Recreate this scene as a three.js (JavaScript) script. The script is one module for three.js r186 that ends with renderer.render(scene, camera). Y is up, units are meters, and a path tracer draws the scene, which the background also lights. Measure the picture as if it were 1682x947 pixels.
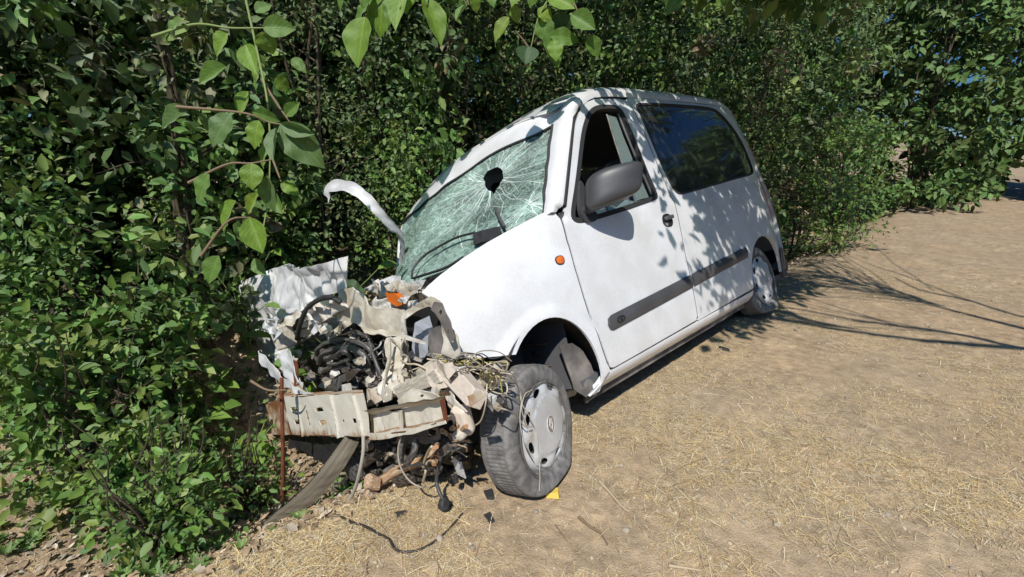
import * as THREE from 'three';
import { Sky } from 'three/addons/objects/Sky.js';
import { mergeGeometries, mergeVertices, toCreasedNormals } from 'three/addons/utils/BufferGeometryUtils.js';
import { ImprovedNoise } from 'three/addons/math/ImprovedNoise.js';
import { RoundedBoxGeometry } from 'three/addons/geometries/RoundedBoxGeometry.js';

// ---------------------------------------------------------------- camera, sky, sun, exposure
const scene = new THREE.Scene();
const FOCAL = 809.5, CX = 841, CY = 473.5, PITCH = 17 * Math.PI / 180, EYE = 1.365;   // focal length and centre in pixels of the 1682 x 947 photograph
const camera = new THREE.PerspectiveCamera(2 * Math.atan(CY / FOCAL) * 180 / Math.PI, 1682 / 947, 0.05, 400);
camera.position.set(0, EYE, 0);
camera.rotation.set(-PITCH, 0, 0);
camera.updateMatrixWorld(true);
const renderer = new THREE.WebGLRenderer({ antialias: true });
renderer.toneMapping = THREE.LinearToneMapping;
renderer.toneMappingExposure = 1.0;
renderer.shadowMap.enabled = true;

const SUN = new THREE.Vector3(-0.10, 0.755, 0.62).normalize();                            // behind the photographer, high
const sky = new Sky();
sky.scale.setScalar(1000);
sky.name = 'sky';
sky.userData.kind = 'structure';
Object.assign(sky.material.uniforms.turbidity, { value: 6 });
Object.assign(sky.material.uniforms.rayleigh, { value: 0.9 });
Object.assign(sky.material.uniforms.mieCoefficient, { value: 0.004 });
if (sky.material.uniforms.cloudCoverage) sky.material.uniforms.cloudCoverage.value = 0;
sky.material.uniforms.sunPosition.value.copy(SUN);
scene.add(sky);
scene.environmentIntensity = 0.11;
const sun = new THREE.DirectionalLight(new THREE.Color(1.0, 0.95, 0.87), 4.9);
sun.name = 'sun';
sun.position.copy(SUN).multiplyScalar(20);
sun.castShadow = true;
sun.shadow.mapSize.set(2048, 2048);
Object.assign(sun.shadow.camera, { left: -8, right: 8, top: 8, bottom: -8, near: 1, far: 45 });
scene.add(sun, sun.target);

// ---------------------------------------------------------------- helpers
let seed = 20240611;
const rnd = () => { seed = (seed + 0x6D2B79F5) | 0; let t = Math.imul(seed ^ (seed >>> 15), 1 | seed); t = (t + Math.imul(t ^ (t >>> 7), 61 | t)) ^ t; return ((t ^ (t >>> 14)) >>> 0) / 4294967296; };
const R = (a, b) => a + (b - a) * rnd();
const gauss = () => (rnd() + rnd() + rnd() + rnd() - 2) * 0.87;
const V3 = (x, y, z) => new THREE.Vector3(x, y, z);
const noise = new ImprovedNoise();
const nz = (x, y, z = 0.37) => noise.noise(x + 31.7, y + 17.3, z + 5.1);
const fbm = (x, y, z = 0.37) => nz(x, y, z) + 0.5 * nz(x * 2.1, y * 2.1, z * 2.1) + 0.25 * nz(x * 4.3, y * 4.3, z * 4.3) + 0.125 * nz(x * 8.7, y * 8.7, z * 8.7);
const clamp = (x, a = 0, b = 1) => Math.min(b, Math.max(a, x));
const lerp = (a, b, t) => a + (b - a) * t;
const smooth = (a, b, x) => { const t = clamp((x - a) / (b - a)); return t * t * (3 - 2 * t); };
function table(xs, ys) {                                          // smooth interpolation through a small table
  return (x) => {
    if (x <= xs[0]) return ys[0];
    for (let i = 1; i < xs.length; i++) if (x <= xs[i]) {
      const t = (x - xs[i - 1]) / (xs[i] - xs[i - 1]), h = xs[i] - xs[i - 1];
      const m = (k) => k <= 0 || k >= xs.length - 1 ? 0 : (ys[k + 1] - ys[k - 1]) / (xs[k + 1] - xs[k - 1]);
      const m0 = i === 1 ? (ys[1] - ys[0]) / h : m(i - 1), m1 = i === xs.length - 1 ? (ys[i] - ys[i - 1]) / h : m(i);
      const t2 = t * t, t3 = t2 * t;
      return (2 * t3 - 3 * t2 + 1) * ys[i - 1] + (t3 - 2 * t2 + t) * h * m0 + (3 * t2 - 2 * t3) * ys[i] + (t3 - t2) * h * m1;
    }
    return ys[ys.length - 1];
  };
}
// a direction or point seen by the lens (x right, y down, z forward, metres) in the world
const lensDir = (x, y, z) => V3(x, -y, -z).applyQuaternion(camera.quaternion);
const lensPoint = (x, y, z) => lensDir(x, y, z).add(camera.position);
const atDepth = (px, py, z) => lensPoint((px - CX) / FOCAL * z, (py - CY) / FOCAL * z, z);

// the van stands rolled into the ditch: its own axes are x rearward from the front axle, y up from its wheels, z to its left
const VX = lensDir(0.7075, -0.2042, 0.6765).normalize();
const VY = lensDir(-0.2745, -0.9616, -0.0032); VY.addScaledVector(VX, -VY.dot(VX)).normalize();
const VZ = VX.clone().cross(VY).normalize();
const VAN_AT = lensPoint(-0.27157, 0.89103, 2.61023);
const VAN = new THREE.Matrix4().makeBasis(VX, VY, VZ).setPosition(VAN_AT);
const VANI = VAN.clone().invert();
const EYE_V = camera.position.clone().applyMatrix4(VANI);
const rayV = (px, py) => atDepth(px, py, 1).applyMatrix4(VANI).sub(EYE_V);
const meet = (px, py, axis, value) => { const d = rayV(px, py); return EYE_V.clone().addScaledVector(d, (value - EYE_V[axis]) / d[axis]); };
const onX = (px, py, x) => meet(px, py, 'x', x);                  // the point of the van that a pixel shows, on a plane across it ...
const onZ = (px, py, z) => meet(px, py, 'z', z);                  // ... or along it
const toV = (p) => p.clone().applyMatrix4(VANI);

// names and userData
const taken = new Map();
const numbered = (name) => { const n = taken.get(name) ?? 0; taken.set(name, n + 1); return n ? `${name}_${String(n).padStart(3, '0')}` : name; };
const shade = (o) => { o.castShadow = true; o.receiveShadow = true; return o; };
function tag(o, label, category, group, kind) { Object.assign(o.userData, { label, category }); if (group) o.userData.group = group; if (kind) o.userData.kind = kind; return o; }
function thing(name, label, category, position, group) {
  const g = new THREE.Group(); g.name = numbered(name); if (position) g.position.copy(position); tag(g, label, category, group); scene.add(g); return g;
}
function part(name, geometry, material, parent, label) {
  const m = shade(new THREE.Mesh(geometry, material)); m.name = name; if (label) m.userData.label = label; parent.add(m); return m;
}
function single(name, geometry, material, label, category, group) {
  const m = shade(new THREE.Mesh(geometry, material)); m.name = numbered(name); tag(m, label, category, group); scene.add(m); return m;
}
function structure(name, geometry, material) { const m = shade(new THREE.Mesh(geometry, material)); m.name = name; m.userData.kind = 'structure'; scene.add(m); return m; }
function stuff(o, name, label, category) { o.name = name; shade(o); tag(o, label, category, null, 'stuff'); scene.add(o); return o; }

// textures: grey or coloured noise, uv in metres
function dataTexture(n, fn, srgb, repeat) {
  const d = new Uint8Array(n * n * 4);
  for (let y = 0; y < n; y++) for (let x = 0; x < n; x++) { const c = fn(x / n, y / n, x, y), o = (y * n + x) * 4; for (let k = 0; k < 4; k++) d[o + k] = clamp(Math.round((k === 3 && c.length < 4 ? 1 : c[k]) * 255), 0, 255); }
  const t = new THREE.DataTexture(d, n, n);
  t.wrapS = t.wrapT = THREE.RepeatWrapping; t.magFilter = THREE.LinearFilter; t.minFilter = THREE.LinearMipmapLinearFilter; t.generateMipmaps = true;
  if (srgb) t.colorSpace = THREE.SRGBColorSpace;
  if (repeat) t.repeat.set(repeat, repeat);
  t.needsUpdate = true; return t;
}
const tnoise = (u, v, f, z) => {                                   // tiling noise
  const a = u * f, b = v * f, wu = u, wv = v;
  return lerp(lerp(nz(a, b, z), nz(a - f, b, z), wu), lerp(nz(a, b - f, z), nz(a - f, b - f, z), wu), wv);
};
const tfbm = (u, v, f, z = 0.4) => tnoise(u, v, f, z) + 0.5 * tnoise(u, v, f * 2, z + 1) + 0.25 * tnoise(u, v, f * 4, z + 2) + 0.125 * tnoise(u, v, f * 8, z + 3);
const grime = (n0, f, base, spot, amount, z) => dataTexture(256, (u, v) => { const k = smooth(0.5 - amount, 0.5 + amount, 0.5 + 0.6 * tfbm(u, v, f, z)), g = 1 + 0.05 * (rnd() - 0.5); return [0, 1, 2].map((i) => lerp(base[i], spot[i], k) * g); }, true);
const grain = dataTexture(256, (u, v) => { const c = 0.5 + 0.3 * tfbm(u, v, 8, 7) + 0.25 * (rnd() - 0.5); return [c, c, c]; });

// geometry helpers
function geo(pos, idx, nor, uv, col) {
  const g = new THREE.BufferGeometry();
  g.setAttribute('position', new THREE.Float32BufferAttribute(pos, 3));
  if (nor) g.setAttribute('normal', new THREE.Float32BufferAttribute(nor, 3));
  if (uv) g.setAttribute('uv', new THREE.Float32BufferAttribute(uv, 2));
  if (col) g.setAttribute('color', new THREE.Float32BufferAttribute(col, 3));
  g.setIndex(idx);
  if (!nor) g.computeVertexNormals();
  return g;
}
const area2 = (p) => { let a = 0; for (let i = 0; i < p.length; i++) { const q = p[(i + 1) % p.length]; a += p[i][0] * q[1] - q[0] * p[i][1]; } return a / 2; };
function resample(poly, L) {
  const out = [];
  for (let i = 0; i < poly.length; i++) {
    const a = poly[i], b = poly[(i + 1) % poly.length], n = Math.max(1, Math.ceil(Math.hypot(b[0] - a[0], b[1] - a[1]) / L));
    for (let k = 0; k < n; k++) out.push([lerp(a[0], b[0], k / n), lerp(a[1], b[1], k / n)]);
  }
  return out;
}
function rounded(poly, times = 2) {                                // corner cutting
  for (let t = 0; t < times; t++) poly = poly.flatMap((a, i) => { const b = poly[(i + 1) % poly.length]; return [[lerp(a[0], b[0], 0.25), lerp(a[1], b[1], 0.25)], [lerp(a[0], b[0], 0.75), lerp(a[1], b[1], 0.75)]]; });
  return poly;
}
function circle(cx, cy, rx, ry = rx, n = 24, turn = 0) { return Array.from({ length: n }, (_, i) => { const a = i / n * 2 * Math.PI + turn; return [cx + rx * Math.cos(a), cy + ry * Math.sin(a)]; }); }
function mesh2d(outline, holes, L) {                               // triangles of at most about L inside an outline with holes
  let o = resample(outline, L); if (area2(o) < 0) o.reverse();
  const hs = holes.map((h) => { const r = resample(h, L); if (area2(r) > 0) r.reverse(); return r; });
  const toV2 = (p) => new THREE.Vector2(p[0], p[1]);
  const pts = [...o, ...hs.flat()].map((p) => [p[0], p[1]]);
  let tris = THREE.ShapeUtils.triangulateShape(o.map(toV2), hs.map((h) => h.map(toV2))).map((t) => [...t]);
  const len = (a, b) => Math.hypot(pts[a][0] - pts[b][0], pts[a][1] - pts[b][1]), key = (a, b) => a < b ? a * 1e6 + b : b * 1e6 + a;
  const loops = []; let at = 0;
  for (const l of [o, ...hs]) { loops.push(l.map((_, i) => at + i)); at += l.length; }
  const edge = new Set(); for (const l of loops) l.forEach((a, i) => edge.add(key(a, l[(i + 1) % l.length])));
  const flip = () => {
    for (let pass = 0; pass < 6; pass++) {
      const at = new Map(); let n = 0;
      tris.forEach((t, i) => { for (let k = 0; k < 3; k++) { const q = key(t[k], t[(k + 1) % 3]); at.has(q) ? at.get(q).push(i) : at.set(q, [i]); } });
      const touched = new Set();
      for (const [q, [i, j]] of at) {
        if (j === undefined || edge.has(q) || touched.has(i) || touched.has(j)) continue;
        const a = Math.floor(q / 1e6), b = q % 1e6, c = tris[i].find((x) => x !== a && x !== b), d = tris[j].find((x) => x !== a && x !== b);
        if (c === undefined || d === undefined) continue;
        const ang = (o, p, r) => { const ux = pts[p][0] - pts[o][0], uy = pts[p][1] - pts[o][1], vx = pts[r][0] - pts[o][0], vy = pts[r][1] - pts[o][1]; return Math.abs(Math.atan2(ux * vy - uy * vx, ux * vx + uy * vy)); };
        if (ang(c, a, b) + ang(d, a, b) <= Math.PI + 1e-6) continue;
        const cr = (o, p, r) => (pts[p][0] - pts[o][0]) * (pts[r][1] - pts[o][1]) - (pts[p][1] - pts[o][1]) * (pts[r][0] - pts[o][0]);
        const k = tris[i].indexOf(c), n1 = tris[i][(k + 1) % 3], n2 = tris[i][(k + 2) % 3];   // c, n1, n2 runs counter-clockwise
        if (cr(c, n1, d) <= 1e-12 || cr(c, d, n2) <= 1e-12) continue;
        tris[i] = [c, n1, d]; tris[j] = [c, d, n2]; touched.add(i); touched.add(j); n++;
      }
      if (!n) break;
    }
  };
  for (let pass = 0; pass < 14; pass++) {
    flip();
    const mid = new Map(); let any = false;
    for (const t of tris) { let b = -1, m = L * 1.25; for (let k = 0; k < 3; k++) { const q = key(t[k], t[(k + 1) % 3]), l = len(t[k], t[(k + 1) % 3]); if (l > m && !edge.has(q)) { m = l; b = k; } } if (b >= 0) { mid.set(key(t[b], t[(b + 1) % 3]), -1); any = true; } }
    if (!any) break;
    for (const q of mid.keys()) { const a = Math.floor(q / 1e6), b = q % 1e6; mid.set(q, pts.push([(pts[a][0] + pts[b][0]) / 2, (pts[a][1] + pts[b][1]) / 2]) - 1); }
    tris = tris.flatMap(([a, b, c]) => {
      const ab = mid.get(key(a, b)), bc = mid.get(key(b, c)), ca = mid.get(key(c, a)), n = (ab !== undefined) + (bc !== undefined) + (ca !== undefined);
      if (!n) return [[a, b, c]];
      if (n === 3) return [[a, ab, ca], [ab, b, bc], [ca, bc, c], [ab, bc, ca]];
      if (ab !== undefined && bc === undefined && ca === undefined) return [[a, ab, c], [ab, b, c]];
      if (bc !== undefined && ab === undefined && ca === undefined) return [[a, b, bc], [a, bc, c]];
      if (ca !== undefined && ab === undefined && bc === undefined) return [[a, b, ca], [ca, b, c]];
      if (ab !== undefined && bc !== undefined) return [[a, ab, c], [ab, b, bc], [ab, bc, c]];
      if (bc !== undefined && ca !== undefined) return [[c, ca, bc], [ca, a, bc], [a, b, bc]];
      return [[a, ab, ca], [ab, b, ca], [b, c, ca]];
    });
  }
  flip();
  return { pts, tris, loops };
}
// a sheet of some thickness: an outline on a surface p = surf(a, b), turned so that it faces da x db
function sheet(outline, holes, surf, thick, L = 0.05, uvScale = 1) {
  const { pts, tris, loops } = mesh2d(outline, holes, L), pos = [], nor = [], uv = [], idx = [], n = pts.length, e = 1e-3;
  const P = pts.map(([a, b]) => surf(a, b)), N = pts.map(([a, b], i) => surf(a + e, b).sub(surf(a - e, b)).cross(surf(a, b + e).sub(surf(a, b - e))).normalize());
  for (const side of [0, 1]) for (let i = 0; i < n; i++) {
    const p = side ? P[i].clone().addScaledVector(N[i], -thick) : P[i], s = side ? -1 : 1;
    pos.push(p.x, p.y, p.z); nor.push(s * N[i].x, s * N[i].y, s * N[i].z); uv.push(pts[i][0] * uvScale, pts[i][1] * uvScale);
  }
  for (const [a, b, c] of tris) { idx.push(a, b, c, a + n, c + n, b + n); }
  for (const l of loops) for (let i = 0; i < l.length; i++) {      // the rim
    const a = l[i], b = l[(i + 1) % l.length], t = P[b].clone().sub(P[a]).normalize(), o = t.cross(N[a]).normalize(), k = pos.length / 3;
    for (const [q, s] of [[a, 0], [b, 0], [b, 1], [a, 1]]) { const p = s ? P[q].clone().addScaledVector(N[q], -thick) : P[q]; pos.push(p.x, p.y, p.z); nor.push(o.x, o.y, o.z); uv.push(pts[q][0] * uvScale, pts[q][1] * uvScale); }
    idx.push(k, k + 2, k + 1, k, k + 3, k + 2);
  }
  return geo(pos, idx, nor, uv);
}
// a grid patch p = f(u, v), u and v from 0 to 1, with a back when it has thickness
function patch(f, nu, nv, thick = 0, scaleU = 1, scaleV = 1) {
  const pos = [], uv = [], idx = [];
  for (let j = 0; j <= nv; j++) for (let i = 0; i <= nu; i++) { const p = f(i / nu, j / nv); pos.push(p.x, p.y, p.z); uv.push(i / nu * scaleU, j / nv * scaleV); }
  const at = (i, j) => j * (nu + 1) + i;
  for (let j = 0; j < nv; j++) for (let i = 0; i < nu; i++) idx.push(at(i, j), at(i + 1, j), at(i + 1, j + 1), at(i, j), at(i + 1, j + 1), at(i, j + 1));
  const g = geo(pos, idx, null, uv);
  if (!thick) return g;
  const P = g.attributes.position, N = g.attributes.normal, n = P.count, p2 = [], n2 = [], i2 = [], u2 = [];
  for (const s of [1, -1]) for (let i = 0; i < n; i++) { const o = s < 0 ? thick : 0; p2.push(P.getX(i) - N.getX(i) * o, P.getY(i) - N.getY(i) * o, P.getZ(i) - N.getZ(i) * o); n2.push(s * N.getX(i), s * N.getY(i), s * N.getZ(i)); u2.push(uv[2 * i], uv[2 * i + 1]); }
  for (let k = 0; k < idx.length; k += 3) i2.push(idx[k], idx[k + 1], idx[k + 2], idx[k] + n, idx[k + 2] + n, idx[k + 1] + n);
  const rim = []; for (let i = 0; i < nu; i++) rim.push([at(i, 0), at(i + 1, 0)], [at(i + 1, nv), at(i, nv)]);
  for (let j = 0; j < nv; j++) rim.push([at(0, j + 1), at(0, j)], [at(nu, j), at(nu, j + 1)]);
  for (const [a, b] of rim) i2.push(a, b + n, b, a, a + n, b + n);
  return geo(p2, i2, n2, u2);
}
function tube(points, r, segs = 0, sides = 7, closed = false) {     // r: a number or a function of 0..1
  const curve = new THREE.CatmullRomCurve3(points, closed, 'centripetal'), n = segs || Math.max(6, points.length * 5);
  const g = new THREE.TubeGeometry(curve, n, 1, sides, closed), P = g.attributes.position, N = g.attributes.normal;
  for (let i = 0; i <= n; i++) { const c = curve.getPointAt(i / n), k = typeof r === 'function' ? r(i / n) : r; for (let j = 0; j <= sides; j++) { const q = i * (sides + 1) + j; P.setXYZ(q, c.x + N.getX(q) * k, c.y + N.getY(q) * k, c.z + N.getZ(q) * k); } }
  if (closed) return g;
  const caps = [];                                                  // end caps
  for (const e of [0, n]) { const c = curve.getPointAt(e / n), pos = [c.x, c.y, c.z], idx = []; for (let j = 0; j <= sides; j++) { const q = e * (sides + 1) + j; pos.push(P.getX(q), P.getY(q), P.getZ(q)); if (j) e ? idx.push(0, j, j + 1) : idx.push(0, j + 1, j); } caps.push(geo(pos, idx, null, new Array(pos.length / 3 * 2).fill(0))); }
  return mergeGeometries([g, ...caps]);
}
function jitter(g, amount, f = 8, seedZ = 0) {                      // crumples a geometry and recomputes its normals
  g = mergeVertices(g.deleteAttribute('normal') && g, 1e-5); const P = g.attributes.position;
  for (let i = 0; i < P.count; i++) { const x = P.getX(i), y = P.getY(i), z = P.getZ(i); P.setXYZ(i, x + amount * fbm(x * f, y * f, z * f + seedZ), y + amount * fbm(x * f + 40, y * f, z * f + seedZ), z + amount * fbm(x * f, y * f + 40, z * f + seedZ)); }
  g.computeVertexNormals(); return g;
}
const placed = (g, p, euler, scale) => { const m = new THREE.Matrix4().compose(p, new THREE.Quaternion().setFromEuler(euler ?? new THREE.Euler()), scale ?? V3(1, 1, 1)); return g.clone().applyMatrix4(m); };
function mirrored(g) { const c = g.clone(); c.applyMatrix4(new THREE.Matrix4().makeScale(1, 1, -1)); const i = c.index.array; for (let k = 0; k < i.length; k += 3) [i[k + 1], i[k + 2]] = [i[k + 2], i[k + 1]]; return c; }
const creased = (g, a = 0.6) => toCreasedNormals(g.index ? g.toNonIndexed() : g, a);
// ---------------------------------------------------------------- materials
const std = (o) => new THREE.MeshStandardMaterial(o), phy = (o) => new THREE.MeshPhysicalMaterial(o), rgb = (r, g, b) => new THREE.Color().setRGB(r, g, b);
const M = {};
M.paint = phy({ map: grime(512, 5, [0.895, 0.9, 0.905], [0.845, 0.845, 0.84], 0.3, 3), roughness: 0.34, clearcoat: 0.6, clearcoatRoughness: 0.12, side: THREE.DoubleSide });
M.paintOld = std({ map: grime(512, 9, [0.88, 0.87, 0.84], [0.76, 0.73, 0.68], 0.25, 9), roughness: 0.55, bumpMap: grain, bumpScale: 0.0015, side: THREE.DoubleSide });
M.paintTorn = std({ map: grime(512, 7, [0.88, 0.88, 0.87], [0.72, 0.72, 0.72], 0.3, 19), roughness: 0.45, bumpMap: grain, bumpScale: 0.002, side: THREE.DoubleSide });
M.cream = std({ map: grime(512, 8, [0.83, 0.81, 0.76], [0.70, 0.66, 0.58], 0.28, 29), roughness: 0.6, bumpMap: grain, bumpScale: 0.0015, side: THREE.DoubleSide });
M.rusty = std({ map: grime(512, 9, [0.77, 0.72, 0.64], [0.60, 0.42, 0.27], 0.22, 39), roughness: 0.75, bumpMap: grain, bumpScale: 0.002, side: THREE.DoubleSide });
M.rust = std({ map: grime(512, 12, [0.50, 0.29, 0.18], [0.36, 0.18, 0.11], 0.3, 49), roughness: 0.85, bumpMap: grain, bumpScale: 0.002, side: THREE.DoubleSide });
M.blackPlastic = std({ color: rgb(0.022, 0.022, 0.023), roughness: 0.5, bumpMap: grain, bumpScale: 0.0006, side: THREE.DoubleSide });
M.greyPlastic = std({ map: grime(256, 6, [0.325, 0.325, 0.335], [0.28, 0.28, 0.285], 0.35, 59), roughness: 0.5, bumpMap: grain, bumpScale: 0.0005, side: THREE.DoubleSide });
M.rubber = std({ color: rgb(0.03, 0.03, 0.03), roughness: 0.7, side: THREE.DoubleSide });
M.dusty = std({ map: grime(512, 7, [0.31, 0.30, 0.29], [0.56, 0.53, 0.50], 0.3, 69), roughness: 0.9, bumpMap: grain, bumpScale: 0.001, side: THREE.DoubleSide });
M.engine = std({ map: grime(512, 9, [0.15, 0.14, 0.13], [0.42, 0.38, 0.33], 0.22, 79), roughness: 0.55, metalness: 0.2, bumpMap: grain, bumpScale: 0.002, side: THREE.DoubleSide });
M.alloy = std({ map: grime(512, 9, [0.52, 0.51, 0.49], [0.34, 0.31, 0.28], 0.25, 89), roughness: 0.5, metalness: 0.45, bumpMap: grain, bumpScale: 0.0015, side: THREE.DoubleSide });
M.hose = std({ map: grime(256, 8, [0.20, 0.20, 0.198], [0.44, 0.43, 0.41], 0.25, 99), roughness: 0.45, side: THREE.DoubleSide });
M.mirrorShell = std({ map: grime(256, 6, [0.265, 0.265, 0.27], [0.23, 0.23, 0.235], 0.35, 58), roughness: 0.45, bumpMap: grain, bumpScale: 0.0004, side: THREE.DoubleSide });
M.lining = std({ color: rgb(0.30, 0.30, 0.29), roughness: 0.95, side: THREE.DoubleSide });
M.cabin = std({ color: rgb(0.10, 0.10, 0.105), roughness: 0.85, side: THREE.DoubleSide });
M.seat = std({ color: rgb(0.13, 0.135, 0.155), roughness: 0.95, side: THREE.DoubleSide });
M.tint = phy({ map: grime(512, 9, [0.155, 0.165, 0.165], [0.235, 0.24, 0.235], 0.22, 109), roughness: 0.1, clearcoat: 1, clearcoatRoughness: 0.03, side: THREE.DoubleSide });
M.orange = phy({ color: rgb(0.80, 0.19, 0.03), roughness: 0.2, clearcoat: 0.6, transmission: 0.15 });
M.pane = phy({ color: rgb(0.75, 0.88, 0.84), roughness: 0.06, transmission: 0.85, thickness: 0, side: THREE.DoubleSide });
M.silver = std({ map: grime(512, 6, [0.86, 0.87, 0.88], [0.76, 0.76, 0.755], 0.3, 119), roughness: 0.36, metalness: 0.2, bumpMap: grain, bumpScale: 0.0003, side: THREE.DoubleSide });
M.chrome = std({ color: rgb(0.75, 0.76, 0.78), roughness: 0.18, metalness: 0.95, side: THREE.DoubleSide });
M.brass = std({ color: rgb(0.33, 0.25, 0.19), roughness: 0.5, metalness: 0.4 });
M.wood = std({ map: dataTexture(512, (u, v) => { const k = 0.5 + 0.4 * tnoise(u, v, 5, 3) + 0.5 * nz(u * 90, v * 6, 2.2), g = clamp(k); return [lerp(0.46, 0.66, g), lerp(0.43, 0.62, g), lerp(0.37, 0.55, g)]; }, true), roughness: 0.9, bumpMap: grain, bumpScale: 0.003, side: THREE.DoubleSide });
const wire = (r, g, b) => std({ color: rgb(r, g, b), roughness: 0.5 });
M.wires = [wire(0.42, 0.36, 0.26), wire(0.52, 0.46, 0.36), wire(0.30, 0.26, 0.20), wire(0.42, 0.36, 0.10), wire(0.42, 0.42, 0.40), wire(0.05, 0.05, 0.05), wire(0.5, 0.42, 0.30)];
M.rope = std({ color: rgb(0.42, 0.38, 0.32), roughness: 0.95, bumpMap: grain, bumpScale: 0.002 });
M.pink = std({ map: grime(256, 7, [0.83, 0.79, 0.74], [0.77, 0.71, 0.64], 0.45, 129), roughness: 0.6, bumpMap: grain, bumpScale: 0.001, side: THREE.DoubleSide });
M.bluish = std({ color: rgb(0.60, 0.64, 0.74), roughness: 0.3, metalness: 0.3, side: THREE.DoubleSide });

// ---------------------------------------------------------------- ground
const HX = V3(VX.x, 0, VX.z).normalize(), HZ = V3(VZ.x, 0, VZ.z).normalize();
const along = (x, z) => (x - VAN_AT.x) * HX.x + (z - VAN_AT.z) * HX.z, across = (x, z) => (x - VAN_AT.x) * HZ.x + (z - VAN_AT.z) * HZ.z;
function groundY(x, z) {
  const a = across(x, z), s = along(x, z);
  const ditch = -0.56 * smooth(0.5, -0.9, a) * lerp(0.55, 1, smooth(-2.2, -0.6, s)) + 0.75 * smooth(-1.25, -2.3, a);
  const wheelPatch = Math.exp(-((x - 0.03) ** 2 + (z + 1.66) ** 2) / 0.12);
  return ditch + (1 - wheelPatch) * (0.016 * fbm(x * 1.3, z * 1.3) + 0.006 * fbm(x * 6, z * 6)) + 0.02 * smooth(0.2, -0.5, a) * fbm(x * 4, z * 4, 3);
}
const onGround = (px, py) => {                                     // where a pixel's ray meets the ground
  const d = atDepth(px, py, 1).sub(camera.position); let t = -camera.position.y / d.y;
  for (let i = 0; i < 30; i++) { const y = groundY(camera.position.x + d.x * t, camera.position.z + d.z * t); t = t * 0.4 + 0.6 * (y - camera.position.y) / d.y; }
  return camera.position.clone().addScaledVector(d, t);
};
const bareness = (x, z) => smooth(-0.25, 0.35, fbm(x * 1.05 + 3, z * 1.05) + 0.35 * smooth(0.6, 1.6, x) - 0.1);   // where the earth shows without straw
{
  const xs = [], zs = [];
  const push = (list, a, b, n) => { for (let i = 0; i < n; i++) list.push(lerp(a, b, i / n)); };
  push(xs, -120, -12, 12); push(xs, -12, -3.2, 40); push(xs, -3.2, 3.2, 230); push(xs, 3.2, 12, 40); push(xs, 12, 121, 12);
  push(zs, -140, -14, 12); push(zs, -14, -5.5, 34); push(zs, -5.5, 0.2, 210); push(zs, 0.2, 10, 14); push(zs, 10, 60, 6);
  const pos = [], uv = [], idx = [], col = [];
  for (const z of zs) for (const x of xs) {
    pos.push(x, groundY(x, z), z); uv.push(x / 1.6, z / 1.6);
    const l = 1 + 0.10 * fbm(x * 2.7, z * 2.7, 8), k = 0.05 * fbm(x * 1.1, z * 1.1, 5);
    const c = [0.58 * l, (0.445 + 0.3 * k) * l, (0.295 + 0.5 * k) * l];
    col.push(...c);
  }
  const n = xs.length;
  for (let j = 0; j < zs.length - 1; j++) for (let i = 0; i < n - 1; i++) idx.push(j * n + i, (j + 1) * n + i, (j + 1) * n + i + 1, j * n + i, (j + 1) * n + i + 1, j * n + i + 1);
  const soil = dataTexture(640, (u, v) => { const k = 0.80 + 0.16 * tfbm(u, v, 26, 5) + 0.10 * tfbm(u, v, 7, 6) + 0.12 * (rnd() - 0.5), s = rnd() < 0.012 ? R(0.75, 1.2) : 1; return [k * s, k * s * 0.985, k * s * 0.965]; }, true);
  const soilBump = dataTexture(640, (u, v) => { const k = 0.5 + 0.35 * tfbm(u, v, 30, 15) + 0.25 * (rnd() - 0.5); return [k, k, k]; });
  structure('ground', geo(pos, idx, null, uv, col), std({ map: soil, bumpMap: soilBump, bumpScale: 0.012, vertexColors: true, roughness: 0.97 }));
}
// ---------------------------------------------------------------- the van's body
const van = thing('white_van', 'white panel van with its front torn open and windscreen shattered, tilted into the hedge', 'van', VAN_AT);
van.quaternion.setFromRotationMatrix(VAN);
const sideW = table([0.15, 0.20, 0.24, 0.29, 0.4, 0.6, 0.8, 1.0, 1.05, 1.2, 1.4, 1.6, 1.7, 1.76], [0.69, 0.715, 0.745, 0.762, 0.775, 0.787, 0.79, 0.787, 0.78, 0.772, 0.760, 0.738, 0.715, 0.69]);
const hoodY = (s) => 0.862 + (s + 0.40) / 0.70 * 0.215;
function sideZ(s, v) {
  let w = sideW(v);
  if (s < 0.42) { const t = (0.42 - s) / 0.85; w -= 0.115 * t * t; const d = Math.max(0, hoodY(s) + 0.02 - v); if (d < 0.3) w -= lerp(0.03, 0.12, clamp(t)) * (1 - d / 0.3) ** 2; }
  if (s > 2.7) w -= 0.16 * ((s - 2.7) / 0.5) ** 2 * 0.6;
  w += 0.0022 * nz(s * 2.2, v * 2.6, 4);                           // pressed sheet metal is never quite even
  const lip = Math.hypot(s - 0.115, v - 0.285); if (lip < 0.40 && s < 0.45) w += 0.014 * smooth(0.40, 0.345, lip);   // flare round the wheel arch
  return w;
}
const side = (s, v) => V3(s, v, sideZ(s, v));
const inset = (d) => (s, v) => V3(s, v, sideZ(s, v) - d);
function onSide(px, py) { let w = 0.78, p; for (let i = 0; i < 30; i++) { p = onZ(px, py, w); w = lerp(w, sideZ(p.x, p.y), 0.7); } return [p.x, p.y]; }

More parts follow.
